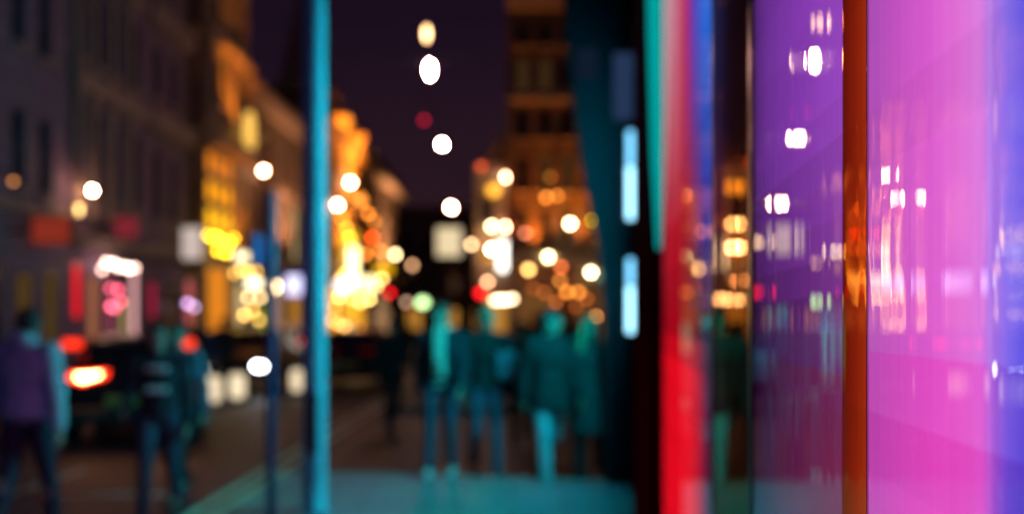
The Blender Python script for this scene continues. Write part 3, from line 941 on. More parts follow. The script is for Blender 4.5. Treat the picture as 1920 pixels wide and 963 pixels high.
bx_left(462, 522, 492, 540, emit('white_slab_low', (1.0, 0.92, 0.6), 4.0), 'wide white sign over the lime shop window', X=-9.0)
bx_left(536, 515, 566, 553, emit('blue_white_sign', (0.85, 0.82, 1.0), 1.6), 'white sign with a bright blue rim, left of the thick column', X=-9.0, rim=emit('blue_rim', (0.05, 0.05, 1.0), 1.6))
box_sign('totem_sign', (818, 426), (866, 482), 40, emit('totem_cream', (1.0, 0.78, 0.46), 0.9), 'pale cream lit box sign on a post in the middle of the street view', 0.3, None, True)
box_sign('banner_sign', (934, 450), (962, 508), 59.0, emit('banner_white', (1.0, 0.96, 0.85), 4.0), 'tall white lit sign on the ornate low house', 0.25, 0.6)

# bulb strings and neon
def bulb_string(lab, pts, Y, d, col, C, cable_to, vary=0.3, name='bulb_string'):
    P = [at(px, py, Y) for px, py in pts]
    c = P[0].copy()
    t = thing(name, lab, 'string lights', c)
    for i, p in enumerate(P):
        q = p - c
        r, m = glow(name + '_%d' % int(pts[0][0]), int(pts[0][0]) * 100 + i % 3, Y, d, tuple(v * (1 + vary * (i % 3 - 1)) for v in col), C)
        MB().ell(q, r, 14, 9).build('bulb', m, t)
    w = [q - c + Vector((0, 0, 0.12)) for q in P]
    w.append(w[-1] + Vector(cable_to[1]))
    w.insert(0, w[0] + Vector(cable_to[0]))
    MB().tube(w, 0.012, 6).build('cable', DARKMETAL, t)
    return t


Y = fy(228, -9.4)
bulb_string('row of pinkish white bulbs along the top of the pink lit shop window', [(192, 505), (200, 492), (213, 494), (222, 500), (232, 500), (242, 503), (252, 502)], Y, 22, (1.0, 0.62, 0.50), 1.3, ((-0.6, 0, 0.1), (-0.5, 0, 0.1)))
bulb_string('cluster of pink and coral bulbs hanging inside the pink lit shop front', [(207, 540), (222, 543), (208, 574), (216, 578), (226, 565)], Y - 0.2, 26, (1.0, 0.12, 0.2), 0.75, ((-0.6, 0, 0.4), (-0.5, 0, 0.3)))
Y = fy(415, -9.4)
bulb_string('squiggle of bright yellow bulbs across the gold theatre front', [(390, 440), (398, 446), (406, 443), (413, 449), (421, 453), (430, 455), (438, 447), (408, 470), (424, 474)], Y, 20, (1.0, 0.60, 0.02), 1.3, ((-1.2, 0, 0.1), (-0.7, 0, 0.3)))
bulb_string('short row of cream bulbs above the heads of the walkers', [(926, 563), (934, 562), (943, 562), (952, 562), (961, 560)], 44.0, 27, (1.0, 0.72, 0.42), 1.2, ((-0.6, 1.0, 0.2), (0.3, 1.0, 0.2)))
bulb_string('sparse string of tan and coral bulbs low at the right of the gold cluster', [(676, 617), (688, 628), (697, 640), (681, 650), (699, 655)], fy(688, -8.6), 26, (1.0, 0.30, 0.16), 0.55, ((-0.9, 0, 0.6), (0.2, 0, 0.9)))
bulb_string('low row of tan bulbs below the bright gold cluster, next to the thick column', [(622, 600), (634, 606), (646, 612), (628, 575), (641, 520)], fy(632, -8.9), 26, (1.0, 0.45, 0.12), 0.7, ((-0.8, 0, 0.3), (-0.4, 0, 0.9)))

bulb_string('string of yellow and cream bulbs over the lime shop window', [(440, 512), (452, 506), (466, 510), (480, 508), (474, 582), (458, 590), (486, 600)], fy(466, -9.3), 24, (1.0, 0.55, 0.12), 0.8, ((-0.6, 0, 0.3), (-0.4, 0, 0.6)))
bulb_string('string of gold bulbs climbing the tall vertical sign of the bright cluster', [(650, 428), (655, 446), (662, 470), (664, 500), (648, 512)], fy(655, -8.7), 28, (1.0, 0.52, 0.04), 1.0, ((-1.2, 0, 0.5), (-1.2, 0, 0.6)))
bulb_string('string of cream bulbs along the foot of the bright gold cluster', [(660, 560), (676, 566), (692, 560), (706, 536), (716, 522), (636, 556)], fy(680, -8.5), 28, (1.0, 0.62, 0.16), 1.1, ((-1.2, 0, 0.5), (-1.2, 0, 0.6)))
bulb_string('string of orange bulbs across the front of the spired hall', [(632, 440), (642, 410), (690, 400), (702, 415), (712, 470), (686, 476)], fy(670, -9.0), 32, (1.0, 0.27, 0.03), 0.6, ((-1.0, 0, 0.5), (-1.0, 0, 0.6)))
bulb_string('string of dim brown bulbs low over the shop doors of the brown tower', [(1000, 540), (1020, 548), (1042, 566), (1080, 575), (1100, 560)], 44.2, 30, (1.0, 0.22, 0.04), 0.22, ((-0.3, 0.7, 0.5), (0.3, 0.7, 0.5)))

# lamp posts in the distance
for px, py, Y, d, col, C, lab in ((773, 497, 85, 28, (1.0, 0.5, 0.24), 0.5, 'dim tan lamp post far along the road'),
                                  (762, 566, 70, 28, (1.0, 0.55, 0.36), 0.28, 'faint rosy lamp post at the left of the green signal')):
    c = at(px, py, Y)
    r, m = glow('post', px, Y, d, col, C)
    t = thing('street_lamp', lab, 'lamp post', (c.x, c.y, -0.12))
    MB().ell((0, 0, c.z + 0.12), r, 14, 10).build('globe', m, t)
    MB().lathe([(0.14, 0), (0.14, 0.2), (0.07, 0.3), (0.05, c.z + 0.12 - r * 0.95)], (0, 0, 0), 10).build('post', DARKMETAL, t)


def signal(px, py, Y, which, lab, dim=1.0):
    c = at(px, py, Y)
    base = -0.12 if c.x < KX and c.x > LX else 0.0
    t = thing('traffic_light', lab, 'traffic light', (c.x, Y, base), 0, 'traffic lights along the street')
    zc = c.z - base
    MB().lathe([(0.09, 0), (0.055, 0.1), (0.055, zc + 0.4)], (0, 0.14, 0), 10).build('post', DARKMETAL, t)
    k = {'red': 0, 'amber': 1, 'green': 2}[which]
    top = zc + 0.3 * k
    MB().box((-0.17, -0.08, top - 0.78), (0.17, 0.08, top + 0.2), 0.03).build('housing', BLACK, t)
    on = {'red': (1.0, 0.01, 0.015), 'green': (0.55, 0.9, 0.35), 'amber': (1, .4, 0)}[which]
    for i in range(3):
        m = emit('signal_%s_%d' % (which, px), on, 4.5 * dim) if i == k else surf('dark_lens', (0.03, 0.02, 0.015), 0.2, 0.1, 5, 0)
        MB().ell((0, -0.09, top - 0.3 * i), (0.12 if not (i == k and which == 'green') else 0.15, 0.04, 0.12), 14, 8).build('lens', m, t)
    return t


signal(901, 549, 30, 'red', 'traffic light showing red, above the second walker of the group')
signal(731, 549, 46, 'red', 'far traffic light showing red, right of the bright gold cluster', 1.3)
signal(793, 567, 27, 'green', 'traffic light showing pale green, above the walker with the open jacket')

# lit bollards and a few low lamps on the road
for px, py, Y, w, lab in ((445, 706, 20.5, 0.30, 'right one of the two white lit bollards standing in the road'), (396, 716, 19.6, 0.36, 'left one of the two white lit bollards standing in the road'),
                          (556, 702, 22.5, 0.22, 'slim lit bollard seen between the thin signpost and the thick column')):
    c = at(px, py, Y)
    t = thing('lit_bollard', lab, 'bollard', (c.x, Y, -0.12), 0, 'lit bollards in the road')
    MB().box((-w / 2 - .05, -0.15, 0), (w / 2 + .05, 0.15, 0.12), 0.03).build('base', DARKMETAL, t)
    MB().box((-w / 2, -0.1, 0.122), (w / 2, 0.1, 0.62), 0.05).build('shell', emit('bollard_white', (1.0, 0.80, 0.52), 1.1), t)
    MB().box((-w / 2 - .02, -0.12, 0.622), (w / 2 + .02, 0.12, 0.71), 0.03).build('top_cap', DARKMETAL, t)

# floodlights that wash the theatre and the hall (they sit on the ledges)
def flood(px, X, z, power, aim, lab, col=(1.0, 0.27, 0.02), spread=110, at_y=None, back=0):
    Y = at_y or fy(px)
    t = thing('floodlight', lab, 'floodlight', (X, Y, z), 0, 'floodlights on the house fronts')
    MB().box((-0.12, -0.12, -0.05), (0.12, 0.12, 0.05), 0.02).build('housing', DARKMETAL, t)
    br = MB().box((-0.03, 0, -0.09), (0.03, back, -0.055)) if back else MB().box((LFX - X + 0.01, -0.03, -0.09), (0.0, 0.03, -0.055))
    br.build('bracket', DARKMETAL, t)
    l = bpy.data.lights.new('flood_lamp', 'SPOT')
    l.energy = power
    l.color = col
    l.spot_size = R(spread)
    l.spot_blend = 0.6
    l.shadow_soft_size = 0.08
    o = bpy.data.objects.new('flood_lamp', l)
    COL.objects.link(o)
    o.parent = t
    o.location = (0, 0, 0.08)
    o.rotation_euler = Vector(aim).to_track_quat('-Z', 'Y').to_euler()
    MB().box((-0.1, -0.1, 0.051), (0.1, 0.1, 0.06), 0.003).build('lens', emit('flood_lens', (1.0, 0.5, 0.12), 3), t)


flood(428, -8.9, 7.9, 950, (-0.35, 0.25, 1), 'floodlight on the upper ledge of the gold theatre front', spread=85)
flood(440, -8.6, 3.6, 500, (-0.4, 0.1, 1), 'floodlight low on the gold theatre front')
flood(655, -8.6, 8.6, 6000, (-0.35, 0.0, 1), 'floodlight on the upper ledge of the spired hall')
flood(640, -8.2, 4.9, 5000, (-0.4, 0.1, 1), 'floodlight over the signs of the spired hall')
flood(652, -9.25, 12.6, 1700, (-0.55, 0.1, 1), 'floodlight on the roof edge under the nearer turrets', spread=120)
flood(680, -9.25, 12.6, 1700, (-0.55, 0.1, 1), 'floodlight on the roof edge under the farthest turret', spread=120)
flood(720, -8.4, 4.9, 6000, (-0.4, 0.1, 1), 'floodlight on the tan house at the end of the left row', (1.0, 0.45, 0.18))
flood(530, -8.6, 4.3, 1500, (-0.4, 0.1, 1), 'floodlight on the low tan house', (1.0, 0.42, 0.18))


flood(0, 1.0, 4.75, 1000, (0.0, 0.3, 1), 'added floodlight on the left of the ledge of the brown tower', at_y=44.2, back=0.48)  # added floods that warm the tower and ornate house fronts
flood(0, 3.6, 4.75, 1000, (0.0, 0.3, 1), 'added floodlight on the right of the ledge of the brown tower', at_y=44.2, back=0.48)
flood(0, -0.9, 4.6, 350, (0.0, 0.3, 1), 'added floodlight on the ledge of the ornate low house', at_y=59.2, back=0.48)


# ------------------------------------------------------------------ cars
def car(lab, loc, rz, paint, lights_on='rear', tail=8.0, head=20.0, group='cars in the street'):
    """Hatchback, rear end towards local -y, wheels on local z = 0."""
    t = thing('car', lab, 'car', loc, rz, group)
    Lh, Wd = 2.05, 0.9
    # body lofted from cross sections along y: (y, half width at sill, half width at belt, half width roof, z sill, z belt, z roof)
    secs = [(-2.05, .74, .76, .60, .38, .80, .86), (-1.98, .82, .84, .66, .30, .92, 1.05), (-1.75, .86, .88, .66, .25, .95, 1.36), (-1.3, .88, .90, .66, .22, .95, 1.49),
            (-0.4, .88, .90, .68, .2, .94, 1.54), (0.35, .88, .90, .66, .2, .93, 1.47), (0.95, .88, .89, .70, .2, .93, 1.08), (1.25, .87, .88, .72, .22, .90, .98),
            (1.75, .84, .85, .66, .25, .82, .87), (2.02, .74, .76, .56, .32, .66, .72), (2.08, .66, .68, .5, .38, .6, .64)]
    vs, fs = [], []
    for (y, a, b_, c, zs_, zb, zr) in secs:
        ring = [(-a, zs_), (-b_ * 1.0, (zs_ + zb) / 2), (-b_, zb), (-c, zr - .03), (-c * .7, zr), (c * .7, zr), (c, zr - .03), (b_, zb), (b_ * 1.0, (zs_ + zb) / 2), (a, zs_)]
        vs += [(x, y, z) for x, z in ring]
    n = 10
    for i in range(len(secs) - 1):
        for k in range(n):
            j = (k + 1) % n
            fs.append((i * n + k, i * n + j, (i + 1) * n + j, (i + 1) * n + k))
    fs += [tuple(range(n - 1, -1, -1)), tuple((len(secs) - 1) * n + k for k in range(n))]
    b = MB(); b.add(vs, fs, True)
    body = b.build('body', paint, t)
    sd = body.modifiers.new('soft', 'SUBSURF'); sd.levels = 2; sd.render_levels = 2
    gm = surf('car_glass', (0.01, 0.01, 0.014), 0.06, 0.1, 3, 0)
    MB().add([(-.60, -1.99, .98), (.60, -1.99, .98), (.52, -1.70, 1.38), (-.52, -1.70, 1.38), (-.60, -1.93, .98), (.60, -1.93, .98), (.52, -1.64, 1.38), (-.52, -1.64, 1.38)],
             [(0, 1, 2, 3), (4, 7, 6, 5), (0, 4, 5, 1), (1, 5, 6, 2), (2, 6, 7, 3), (3, 7, 4, 0)]).build('rear_window', gm, t)
    MB().add([(-.66, 1.06, 1.00), (.66, 1.06, 1.00), (.58, 0.42, 1.44), (-.58, 0.42, 1.44), (-.66, 1.0, 0.97), (.66, 1.0, 0.97), (.58, 0.36, 1.41), (-.58, 0.36, 1.41)],
             [(0, 1, 2, 3), (4, 7, 6, 5), (0, 4, 5, 1), (1, 5, 6, 2), (2, 6, 7, 3), (3, 7, 4, 0)]).build('windscreen', gm, t)
    for sx in (-1, 1):
        MB().add([(sx * .895, -1.2, .98), (sx * .895, .75, .98), (sx * .72, .3, 1.40), (sx * .72, -1.15, 1.42), (sx * .86, -1.2, .98), (sx * .86, .75, .98), (sx * .69, .3, 1.40), (sx * .69, -1.15, 1.42)],
                 [(0, 1, 2, 3), (4, 7, 6, 5), (0, 4, 5, 1), (1, 5, 6, 2), (2, 6, 7, 3), (3, 7, 4, 0)]).build('side_window', gm, t)
        MB().box((sx * .90, .62, .95), (sx * 1.06, .78, 1.1), 0.04).build('wing_mirror', paint, t)
        for wy in (-1.28, 1.3):
            w = MB(); w.lathe([(.2, -.1), (.31, -.1), (.33, -.06), (.33, .06), (.31, .1), (.2, .1)], (0, 0, 0), 26)
            w.xform(Matrix.Translation((sx * .80, wy, .33)) @ Matrix.Rotation(R(90), 4, 'Y'))
            tyre = w.build('wheel', BLACK, t)
            w = MB(); w.lathe([(.05, -.115), (.2, -.105), (.21, .0), (.2, .105), (.05, .115)], (0, 0, 0), 20)
            w.xform(Matrix.Translation((sx * .80, wy, .33)) @ Matrix.Rotation(R(90), 4, 'Y'))
            w.build('rim', surf('alloy', (0.3, 0.3, 0.31), 0.35, 0.1, 5, 0, metal=0.9), tyre)
        on = lights_on == 'rear'
        tl = emit('tail_lamp_hot_%d' % int(tail * 10), (1.0, 0.03, 0.008), tail * 0.45) if on and tail > 3 else emit('tail_lamp_%d' % int(tail * 10), (1.0, 0.02, 0.01), tail if on else 0.03)
        q = [(.24, 1.05), (.72, 1.02), (.74, .93), (.56, .87), (.26, .96)]
        lamp = MB().prism([(sx * x, z) for x, z in q], -2.06, -1.94).build('tail_light', tl, t)
        if on and tail > 3:
            core = [(.32, 1.02), (.64, 1.0), (.64, .945), (.55, .91), (.34, .975)]
            MB().prism([(sx * x, z) for x, z in core], -2.075, -2.062).build('lamp_core', emit('tail_lamp_core', (1.0, 0.5, 0.16), 24), lamp)
        hl = emit('upper_lamp_%d' % int(tail * 10), (1.0, 0.03, 0.008), tail * 0.22 if on else 0.03)
        MB().box((sx * .62, -1.90, 1.34), (sx * .84, -1.66, 1.46), 0.02).build('brake_light', hl, t)
        em = emit('head_lamp_%d' % int(head), (0.95, 0.97, 1.0), head if lights_on == 'front' else 0.02)
        MB().ell((sx * .58, 1.98, .64), (.16, .1, .09), 14, 8).build('headlight', em, t)
    MB().box((-.84, -2.12, .34), (.84, -1.95, .56), 0.05).build('bumper', surf('bumper_plastic', (0.02, 0.02, 0.022), 0.6, 0.1, 8, 0.05), t)
    MB().box((-.76, 1.95, .30), (.76, 2.12, .48), 0.05).build('bumper', MATS['bumper_plastic'], t)
    MB().box((-.26, -2.128, .58), (.26, -2.07, .70), 0.005).build('number_plate', surf('plate_yellow', (0.45, 0.36, 0.08), 0.5, 0.1, 8, 0), t)
    return t


PBLK = surf('car_paint_black', (0.012, 0.011, 0.016), 0.22, 0.1, 3, 0)
PBLU = surf('car_paint_navy', (0.012, 0.016, 0.04), 0.22, 0.1, 3, 0)
PGRY = surf('car_paint_grey', (0.06, 0.055, 0.06), 0.25, 0.1, 3, 0)
car('dark car with glaring red tail lights, between the hooded man and the printed shirt walker', (at(225, 0, 12.6).x - 0.72, 15.4, -0.12), R(14), PBLK, 'rear', 9.0)
car('dark car coming this way with white headlights, behind the lit bollards', (-6.43, 24.98, -0.12), R(180), PBLU, 'front', 0.0, 22)
car('navy parked car at the right kerb, just right of the thick column', (at(660, 0, 25).x, 26.5, -0.12), 0, PBLU, 'off', 0.0)
car('grey car with small red tail lights far along the left lane', (at(548, 0, 34).x, 36, -0.12), 0, PGRY, 'rear', 2.9)

# ------------------------------------------------------------------ people
SKIN = surf('skin', (0.42, 0.26, 0.19), 0.5, 0.12, 15, 0.05)
HAIRS = {'dark': surf('hair_dark', (0.02, 0.015, 0.012), 0.55, 0.3, 60, 0.3), 'brown': surf('hair_brown', (0.10, 0.06, 0.035), 0.55, 0.3, 60, 0.3),
         'blonde': surf('hair_blonde', (0.42, 0.30, 0.15), 0.5, 0.25, 60, 0.3)}


def cloth(name, col, rough=0.9):
    return surf('cloth_' + name, col, rough, 0.25, 9, 0.35, bscale=90)


def rot2(v, a):
    return Vector((v.x * math.cos(a) - v.y * math.sin(a), v.x * math.sin(a) + v.y * math.cos(a), v.z))


def person(lab, x, y, face, H=1.75, legs=((18, 5), (-20, 25)), arms=((-15, 15), (15, 15)), top=None, bottom=None, shoe=None, hair='dark', style='short',
           coat=0.0, loose=1.0, head=0.0, hood=False, shirt=None, scarf=None, ground=0.0, vox=0.010, build=1.0, abd=9, sleeve_to=1.0, lean=0.0, group=None, stripes=None):
    """A walker facing local -y. legs: (swing forward, knee bend) right then left; arms the same; head: turn in degrees; coat: how far it hangs below the hip."""
    k = H / 1.75
    t = thing('person', lab, 'person', (x, y, ground), R(face), group)

    def sw(a, l):   # limb direction, a degrees forward of straight down
        return Vector((0, -math.sin(R(a)) * l, -math.cos(R(a)) * l))
    hipz = 0.92
    J = {}
    low = 9
    for i, sx in ((0, -1), (1, 1)):
        a, bnd = legs[i]
        hp = Vector((sx * .095, 0, hipz))
        kn = hp + sw(a, .43)
        an = kn + sw(a - bnd, .42)
        J[i] = [hp, kn, an]
        ft = an.z - (0.085 + max(0, math.sin(R(bnd - a))) * 0.10)
        low = min(low, ft)
    dz = -low
    off = Vector((0, 0, dz))
    for i in J:
        J[i] = [p + off for p in J[i]]
    ln = math.tan(R(lean))

    def T(x_, y_, z_):
        return Vector((x_, y_ - (z_ - hipz) * ln, z_ + dz))
    A = {}
    for i, sx in ((0, -1), (1, 1)):
        a, bnd = arms[i]
        sh = T(sx * .185 * build, .01, 1.425)
        ab = R(abd)
        d1 = sw(a, .30); d1.x = sx * math.sin(ab) * .30
        el = sh + d1
        d2 = sw(a + bnd, .26); d2.x = sx * math.sin(ab) * .05
        wr = el + d2
        A[i] = [sh, el, wr, d2.normalized()]
    S = Matrix.Scale(k, 4)
    B = build
    # ---- body, one continuous skin
    b = MB()
    b.ell(T(0, 0, .97), (.155 * B, .11 * B, .12)); b.ell(T(0, 0, 1.12), (.135 * B, .095 * B, .14)); b.ell(T(0, .005, 1.30), (.165 * B, .108 * B, .17))
    b.cap(T(-.15 * B, .01, 1.42), .055, T(.15 * B, .01, 1.42), .055)
    b.cap(T(0, .015, 1.42), .062, T(0, -.005, 1.56), .055)
    hc = T(0, -.02, 1.635)
    hr = R(head)

    def HP(dx, dy, dz_):
        return hc + rot2(Vector((dx, dy, dz_)), hr)
    hm = MB()
    hm.ell((0, .01, .02), (.075, .093, .098)); hm.ell((0, -.022, -.045), (.058, .066, .075)); hm.ell((0, -.055, -.085), (.03, .028, .025))
    hm.cap((0, -.088, .012), .011, (0, -.108, -.022), .016); hm.ell((0, -.078, .03), (.055, .016, .012))
    for sx in (-1, 1):
        hm.ell((sx * .077, .012, -.005), (.011, .02, .031)); hm.ell((sx * .042, -.062, -.03), (.02, .02, .02))
    hm.xform(Matrix.Translation(hc) @ Matrix.Rotation(hr, 4, 'Z'))
    b.add(hm.v, hm.f, True)
    for i in (0, 1):
        hp, kn, an = J[i]
        b.cap(hp, .078 * B, kn, .052); b.cap(kn, .052, an, .036); b.ell(kn + (an - kn) * .3 + Vector((0, .015, 0)), (.05, .052, .1))
        sh, el, wr, d = A[i]
        b.cap(sh, .05 * B, el, .038); b.cap(el, .038, wr, .026)
        # hand: palm, four curled fingers and a thumb
        sx = -1 if i == 0 else 1
        fwd = Vector((0, -1, 0)); fwd = (fwd - d * fwd.dot(d)).normalized()
        inn = Vector((-sx, 0, 0)); inn = (inn - d * inn.dot(d) - fwd * inn.dot(fwd)).normalized()
        pc = wr + d * .05
        for u in (-.024, -.008, .008, .024):
            b.cap(wr + d * .01 + fwd * u * .7, .015, wr + d * .085 + fwd * u, .0135, 10)
        for q, (u, l) in enumerate(((.030, .066), (.010, .076), (-.010, .070), (-.029, .054))):
            p0 = wr + d * .088 + fwd * u
            p1 = p0 + (d * .9 + inn * .25).normalized() * l * .5
            p2 = p1 + (d * .62 + inn * .7).normalized() * l * .32
            p3 = p2 + (d * .2 + inn * .95).normalized() * l * .25
            b.cap(p0, .0098, p1, .009, 8); b.cap(p1, .009, p2, .0085, 8); b.cap(p2, .0085, p3, .0075, 8)
        p0 = wr + d * .035 + fwd * .022
        p1 = p0 + (d * .6 + fwd * .7 + inn * .2).normalized() * .038
        p2 = p1 + (d * .85 + fwd * .15 + inn * .4).normalized() * .03
        b.cap(p0, .014, p1, .0115, 8); b.cap(p1, .0115, p2, .0095, 8)
        b.cap(an, .036, an + Vector((0, -.02, -.03)), .034); b.cap(an + Vector((0, .03, -.05)), .032, an + Vector((0, -.13, -.055)), .026)
    b.xform(S)
    b.build('body', SKIN, t, remesh=vox * (0.8 if vox < 0.013 else 1.3), smooth=2)
    e = MB()
    for sx in (-1, 1):
        e.ell(S @ HP(sx * .031, -.083, .012), .0125, 10, 6)
    e.build('eyes', surf('eyes', (0.03, 0.02, 0.02), 0.2, 0.1, 5, 0), t)
    e = MB(); e.ell(S @ HP(0, -.088, -.052), (.022, .008, .007), 10, 6)
    e.build('mouth', surf('lips', (0.28, 0.1, 0.09), 0.5, 0.1, 5, 0), t)
    # ---- hair or hood
    h = MB()
    if style != 'bald':
        h.ell((0, .022, .045), (.085, .098, .088)); h.ell((0, .055, -.01), (.08, .068, .085)); h.ell((0, -.045, .092), (.062, .045, .03))
        if style == 'long':
            h.cap((0, .075, 0), .075, (0, .085, -.24), .07)
            for sx in (-1, 1):
                h.cap((sx * .072, .0, .03), .032, (sx * .098, -.03, -.24), .042)
        if style == 'bob':
            for sx in (-1, 1):
                h.cap((sx * .074, .01, .03), .03, (sx * .08, .0, -.09), .03)
        h.xform(S @ Matrix.Translation(hc) @ Matrix.Rotation(hr, 4, 'Z'))
        h.build('hair', HAIRS[hair], t, remesh=0.011 * (1 if vox < 0.013 else 1.6), smooth=3)
    # ---- top
    c = MB()
    L = loose
    c.ell(T(0, .0, 1.08), (.165 * B * L, .128 * B * L, .16)); c.ell(T(0, .005, 1.29), (.19 * B * L, .132 * B * L, .185))
    c.cap(T(-.165 * B, .01, 1.415), .072, T(.165 * B, .01, 1.415), .072); c.ell(T(0, .0, .98), (.168 * B * L, .13 * B * L, .11))
    for sx in (-1, 1):
        c.cap(T(sx * .04, .01, 1.47), .05, T(sx * .15 * B, .01, 1.43), .062)
    c.lathe([(.078, 1.46), (.078, 1.505)], (0, T(0, .01, 1.48).y, dz), 18)
    if coat:
        c.lathe([(.17 * B * L, 1.0), (.185 * B * L, .92 - coat * .4), (.20 * B * L, .92 - coat)], (0, 0, dz), 20)
    for i in (0, 1):
        sh, el, wr, d = A[i]
        c.cap(sh, .074 * B, el, .058 * L); c.cap(el, .058 * L, el + (wr - el) * sleeve_to * .95, .046 * L)
    c.xform(S)
    c.build('coat' if coat > .15 else 'jacket', top, t, remesh=vox * 1.2, smooth=4)
    if hood:
        c = MB()
        c.ell((0, .10, -.12), (.115, .075, .075)); c.cap((-.09, .05, -.14), .045, (.09, .05, -.14), .045); c.cap((-.085, .03, -.14), .04, (-.03, -.075, -.17), .035); c.cap((.085, .03, -.14), .04, (.03, -.075, -.17), .035)
        c.xform(S @ Matrix.Translation(T(0, -.02, 1.635)))
        c.build('hood', top, t, remesh=vox * 1.2, smooth=3)
    # ---- trousers
    c = MB()
    c.ell(T(0, 0, .97), (.168 * B, .122 * B, .13))
    for i in (0, 1):
        hp, kn, an = J[i]
        c.cap(hp + Vector((0, 0, .02)), .098 * B, kn, .068); c.cap(kn, .068, an + Vector((0, 0, -.01)), .056)
    c.xform(S)
    c.build('trousers', bottom, t, remesh=vox * 1.2, smooth=4)
    for i in (0, 1):
        hp, kn, an = J[i]
        c = MB()
        pitch = R(legs[i][1] - legs[i][0])
        m = MB()
        m.cap((0, .045, -.045), .042, (0, -.08, -.05), .042); m.cap((0, -.08, -.052), .042, (0, -.155, -.058), .030); m.cap((0, 0, .03), .045, (0, .01, -.03), .048)
        m.box((-.042, -.18, -.088), (.042, .085, -.06), .012)
        m.xform(S @ Matrix.Translation(an) @ Matrix.Rotation(max(0, pitch) * 0.8, 4, 'X'))
        m.build('shoe', shoe, t, remesh=vox, smooth=2)
    if shirt:
        c = MB()
        for q in range(7):
            z = .93 + q * .08
            yb = -.125 - .018 * math.sin(q / 6 * math.pi)
            c.cap(T(-.035, yb, z), .022, T(.035, yb, z), .022)
        c.xform(S)
        c.build('shirt', shirt, t, remesh=.012, smooth=3)
    if scarf:
        c = MB()
        for q in range(12):
            a0, a1 = 2 * math.pi * q / 12, 2 * math.pi * (q + 1) / 12
            c.cap(T(.085 * math.cos(a0), .01 + .085 * math.sin(a0), 1.5), .034, T(.085 * math.cos(a1), .01 + .085 * math.sin(a1), 1.5), .034)
        c.cap(T(.03, -.1, 1.48), .032, T(.035, -.152, 1.05), .038); c.cap(T(-.03, -.1, 1.48), .03, T(-.02, -.15, 1.2), .034)
        c.xform(S)
        c.build('scarf', scarf, t, remesh=.012, smooth=3)
    if stripes:
        c = MB()
        for z in (1.36, 1.18):
            c = MB()
            c.cap(T(-.07, -.12, z), .028, T(.07, -.12, z), .028)
            c.xform(S)
            c.build('shirt_print', stripes, t, remesh=.01, smooth=2)
    return t


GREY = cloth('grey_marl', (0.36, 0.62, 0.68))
DENIM = cloth('denim', (0.045, 0.06, 0.10))
PALEDENIM = cloth('pale_denim', (0.42, 0.46, 0.52))
NAVYC = cloth('navy', (0.018, 0.022, 0.032))
BLACKC = cloth('black', (0.016, 0.016, 0.018))
OLIVEC = cloth('olive', (0.07, 0.075, 0.06))
CHAR = cloth('charcoal', (0.024, 0.024, 0.027))
WHITEC = cloth('white', (0.7, 0.7, 0.68))
PALEC = cloth('pale_scarf', (0.42, 0.5, 0.4))
SHOEW = surf('shoe_white', (0.7, 0.7, 0.7), 0.5, 0.1, 9, 0.05)
SHOED = surf('shoe_dark', (0.03, 0.025, 0.022), 0.5, 0.1, 9, 0.05)
SHOET = surf('shoe_tan', (0.3, 0.2, 0.12), 0.6, 0.1, 9, 0.05)
RO = -0.12
# in the road on the left
person('man in a grey hooded sweatshirt and dark trousers, nearest figure at the left edge', at(52, 0, 7.75).x, 7.75, 165, 1.80, ((14, 4), (-12, 12)), ((-8, 10), (10, 18)), GREY, cloth('dark_jeans', (0.03, 0.035, 0.06)), SHOED,
       'dark', 'short', 0, 1.22, 25, hood=True, ground=RO, build=1.12, abd=17, vox=.010, group='people walking in the street')
person('walker in a navy jacket over a white printed shirt, in front of the dark car', at(298, 0, 8.6).x, 8.6, 12, 1.72, ((20, 3), (-16, 22)), ((12, 55), (-10, 20)), NAVYC, DENIM, SHOED,
       'dark', 'short', 0, 1.0, 8, ground=RO, lean=3, stripes=WHITEC, group='people walking in the street')
person('walker in a blue-grey jacket half hidden behind the printed shirt walker', at(334, 0, 9.6).x, 9.6, -10, 1.70, ((-15, 20), (18, 4)), ((15, 20), (-12, 12)), cloth('blue_grey', (0.12, 0.16, 0.22)), BLACKC, SHOED,
       'brown', 'short', 0, 1.02, 20, ground=RO, group='people walking in the street')
# the group at the corner
person('walker with open dark jacket, pale scarf and white shoes', at(826, 0, 10.25).x, 10.25, -6, 1.74, ((12, 3), (-6, 10)), ((-6, 8), (12, 22)), NAVYC, DENIM, SHOEW,
       'brown', 'short', 0, 1.05, -14, ground=0, scarf=PALEC, shirt=PALEC, group='people walking at the corner')
person('tall walker in dark jacket and mid-blue jeans with a shoulder bag', at(912, 0, 10.6).x, 10.6, 8, 1.86, ((-10, 26), (12, 6)), ((10, 12), (-6, 10)), BLACKC, cloth('mid_denim', (0.075, 0.10, 0.16)), SHOED,
       'blonde', 'short', 0, 1.05, 14, ground=RO, group='people walking at the corner')
person('walker in dark coat striding in pale blue jeans, head turned away', at(1032, 0, 10.15).x, 10.15, 14, 1.84, ((16, 4), (-22, 40)), ((-14, 10), (14, 16)), CHAR, PALEDENIM, SHOED,
       'dark', 'short', .12, 1.08, 65, ground=RO, group='people walking at the corner')
person('long-haired walker in a long dark coat and boots, rightmost of the corner group', at(1106, 0, 10.2).x, 10.2, -8, 1.76, ((10, 6), (-14, 24)), ((6, 15), (-10, 12)), cloth('teal_grey', (0.045, 0.05, 0.055)), BLACKC, SHOET,
       'blonde', 'long', .36, 1.1, 10, ground=RO, group='people walking at the corner')
person('dark figure with a bag seen between the second and third corner walkers', at(978, 0, 13.2).x, 13.2, 0, 1.70, ((15, 5), (-15, 25)), ((6, 12), (-6, 12)), OLIVEC, BLACKC, SHOED,
       'dark', 'bob', .1, 1.05, -10, ground=RO, vox=.014, group='people walking at the corner')
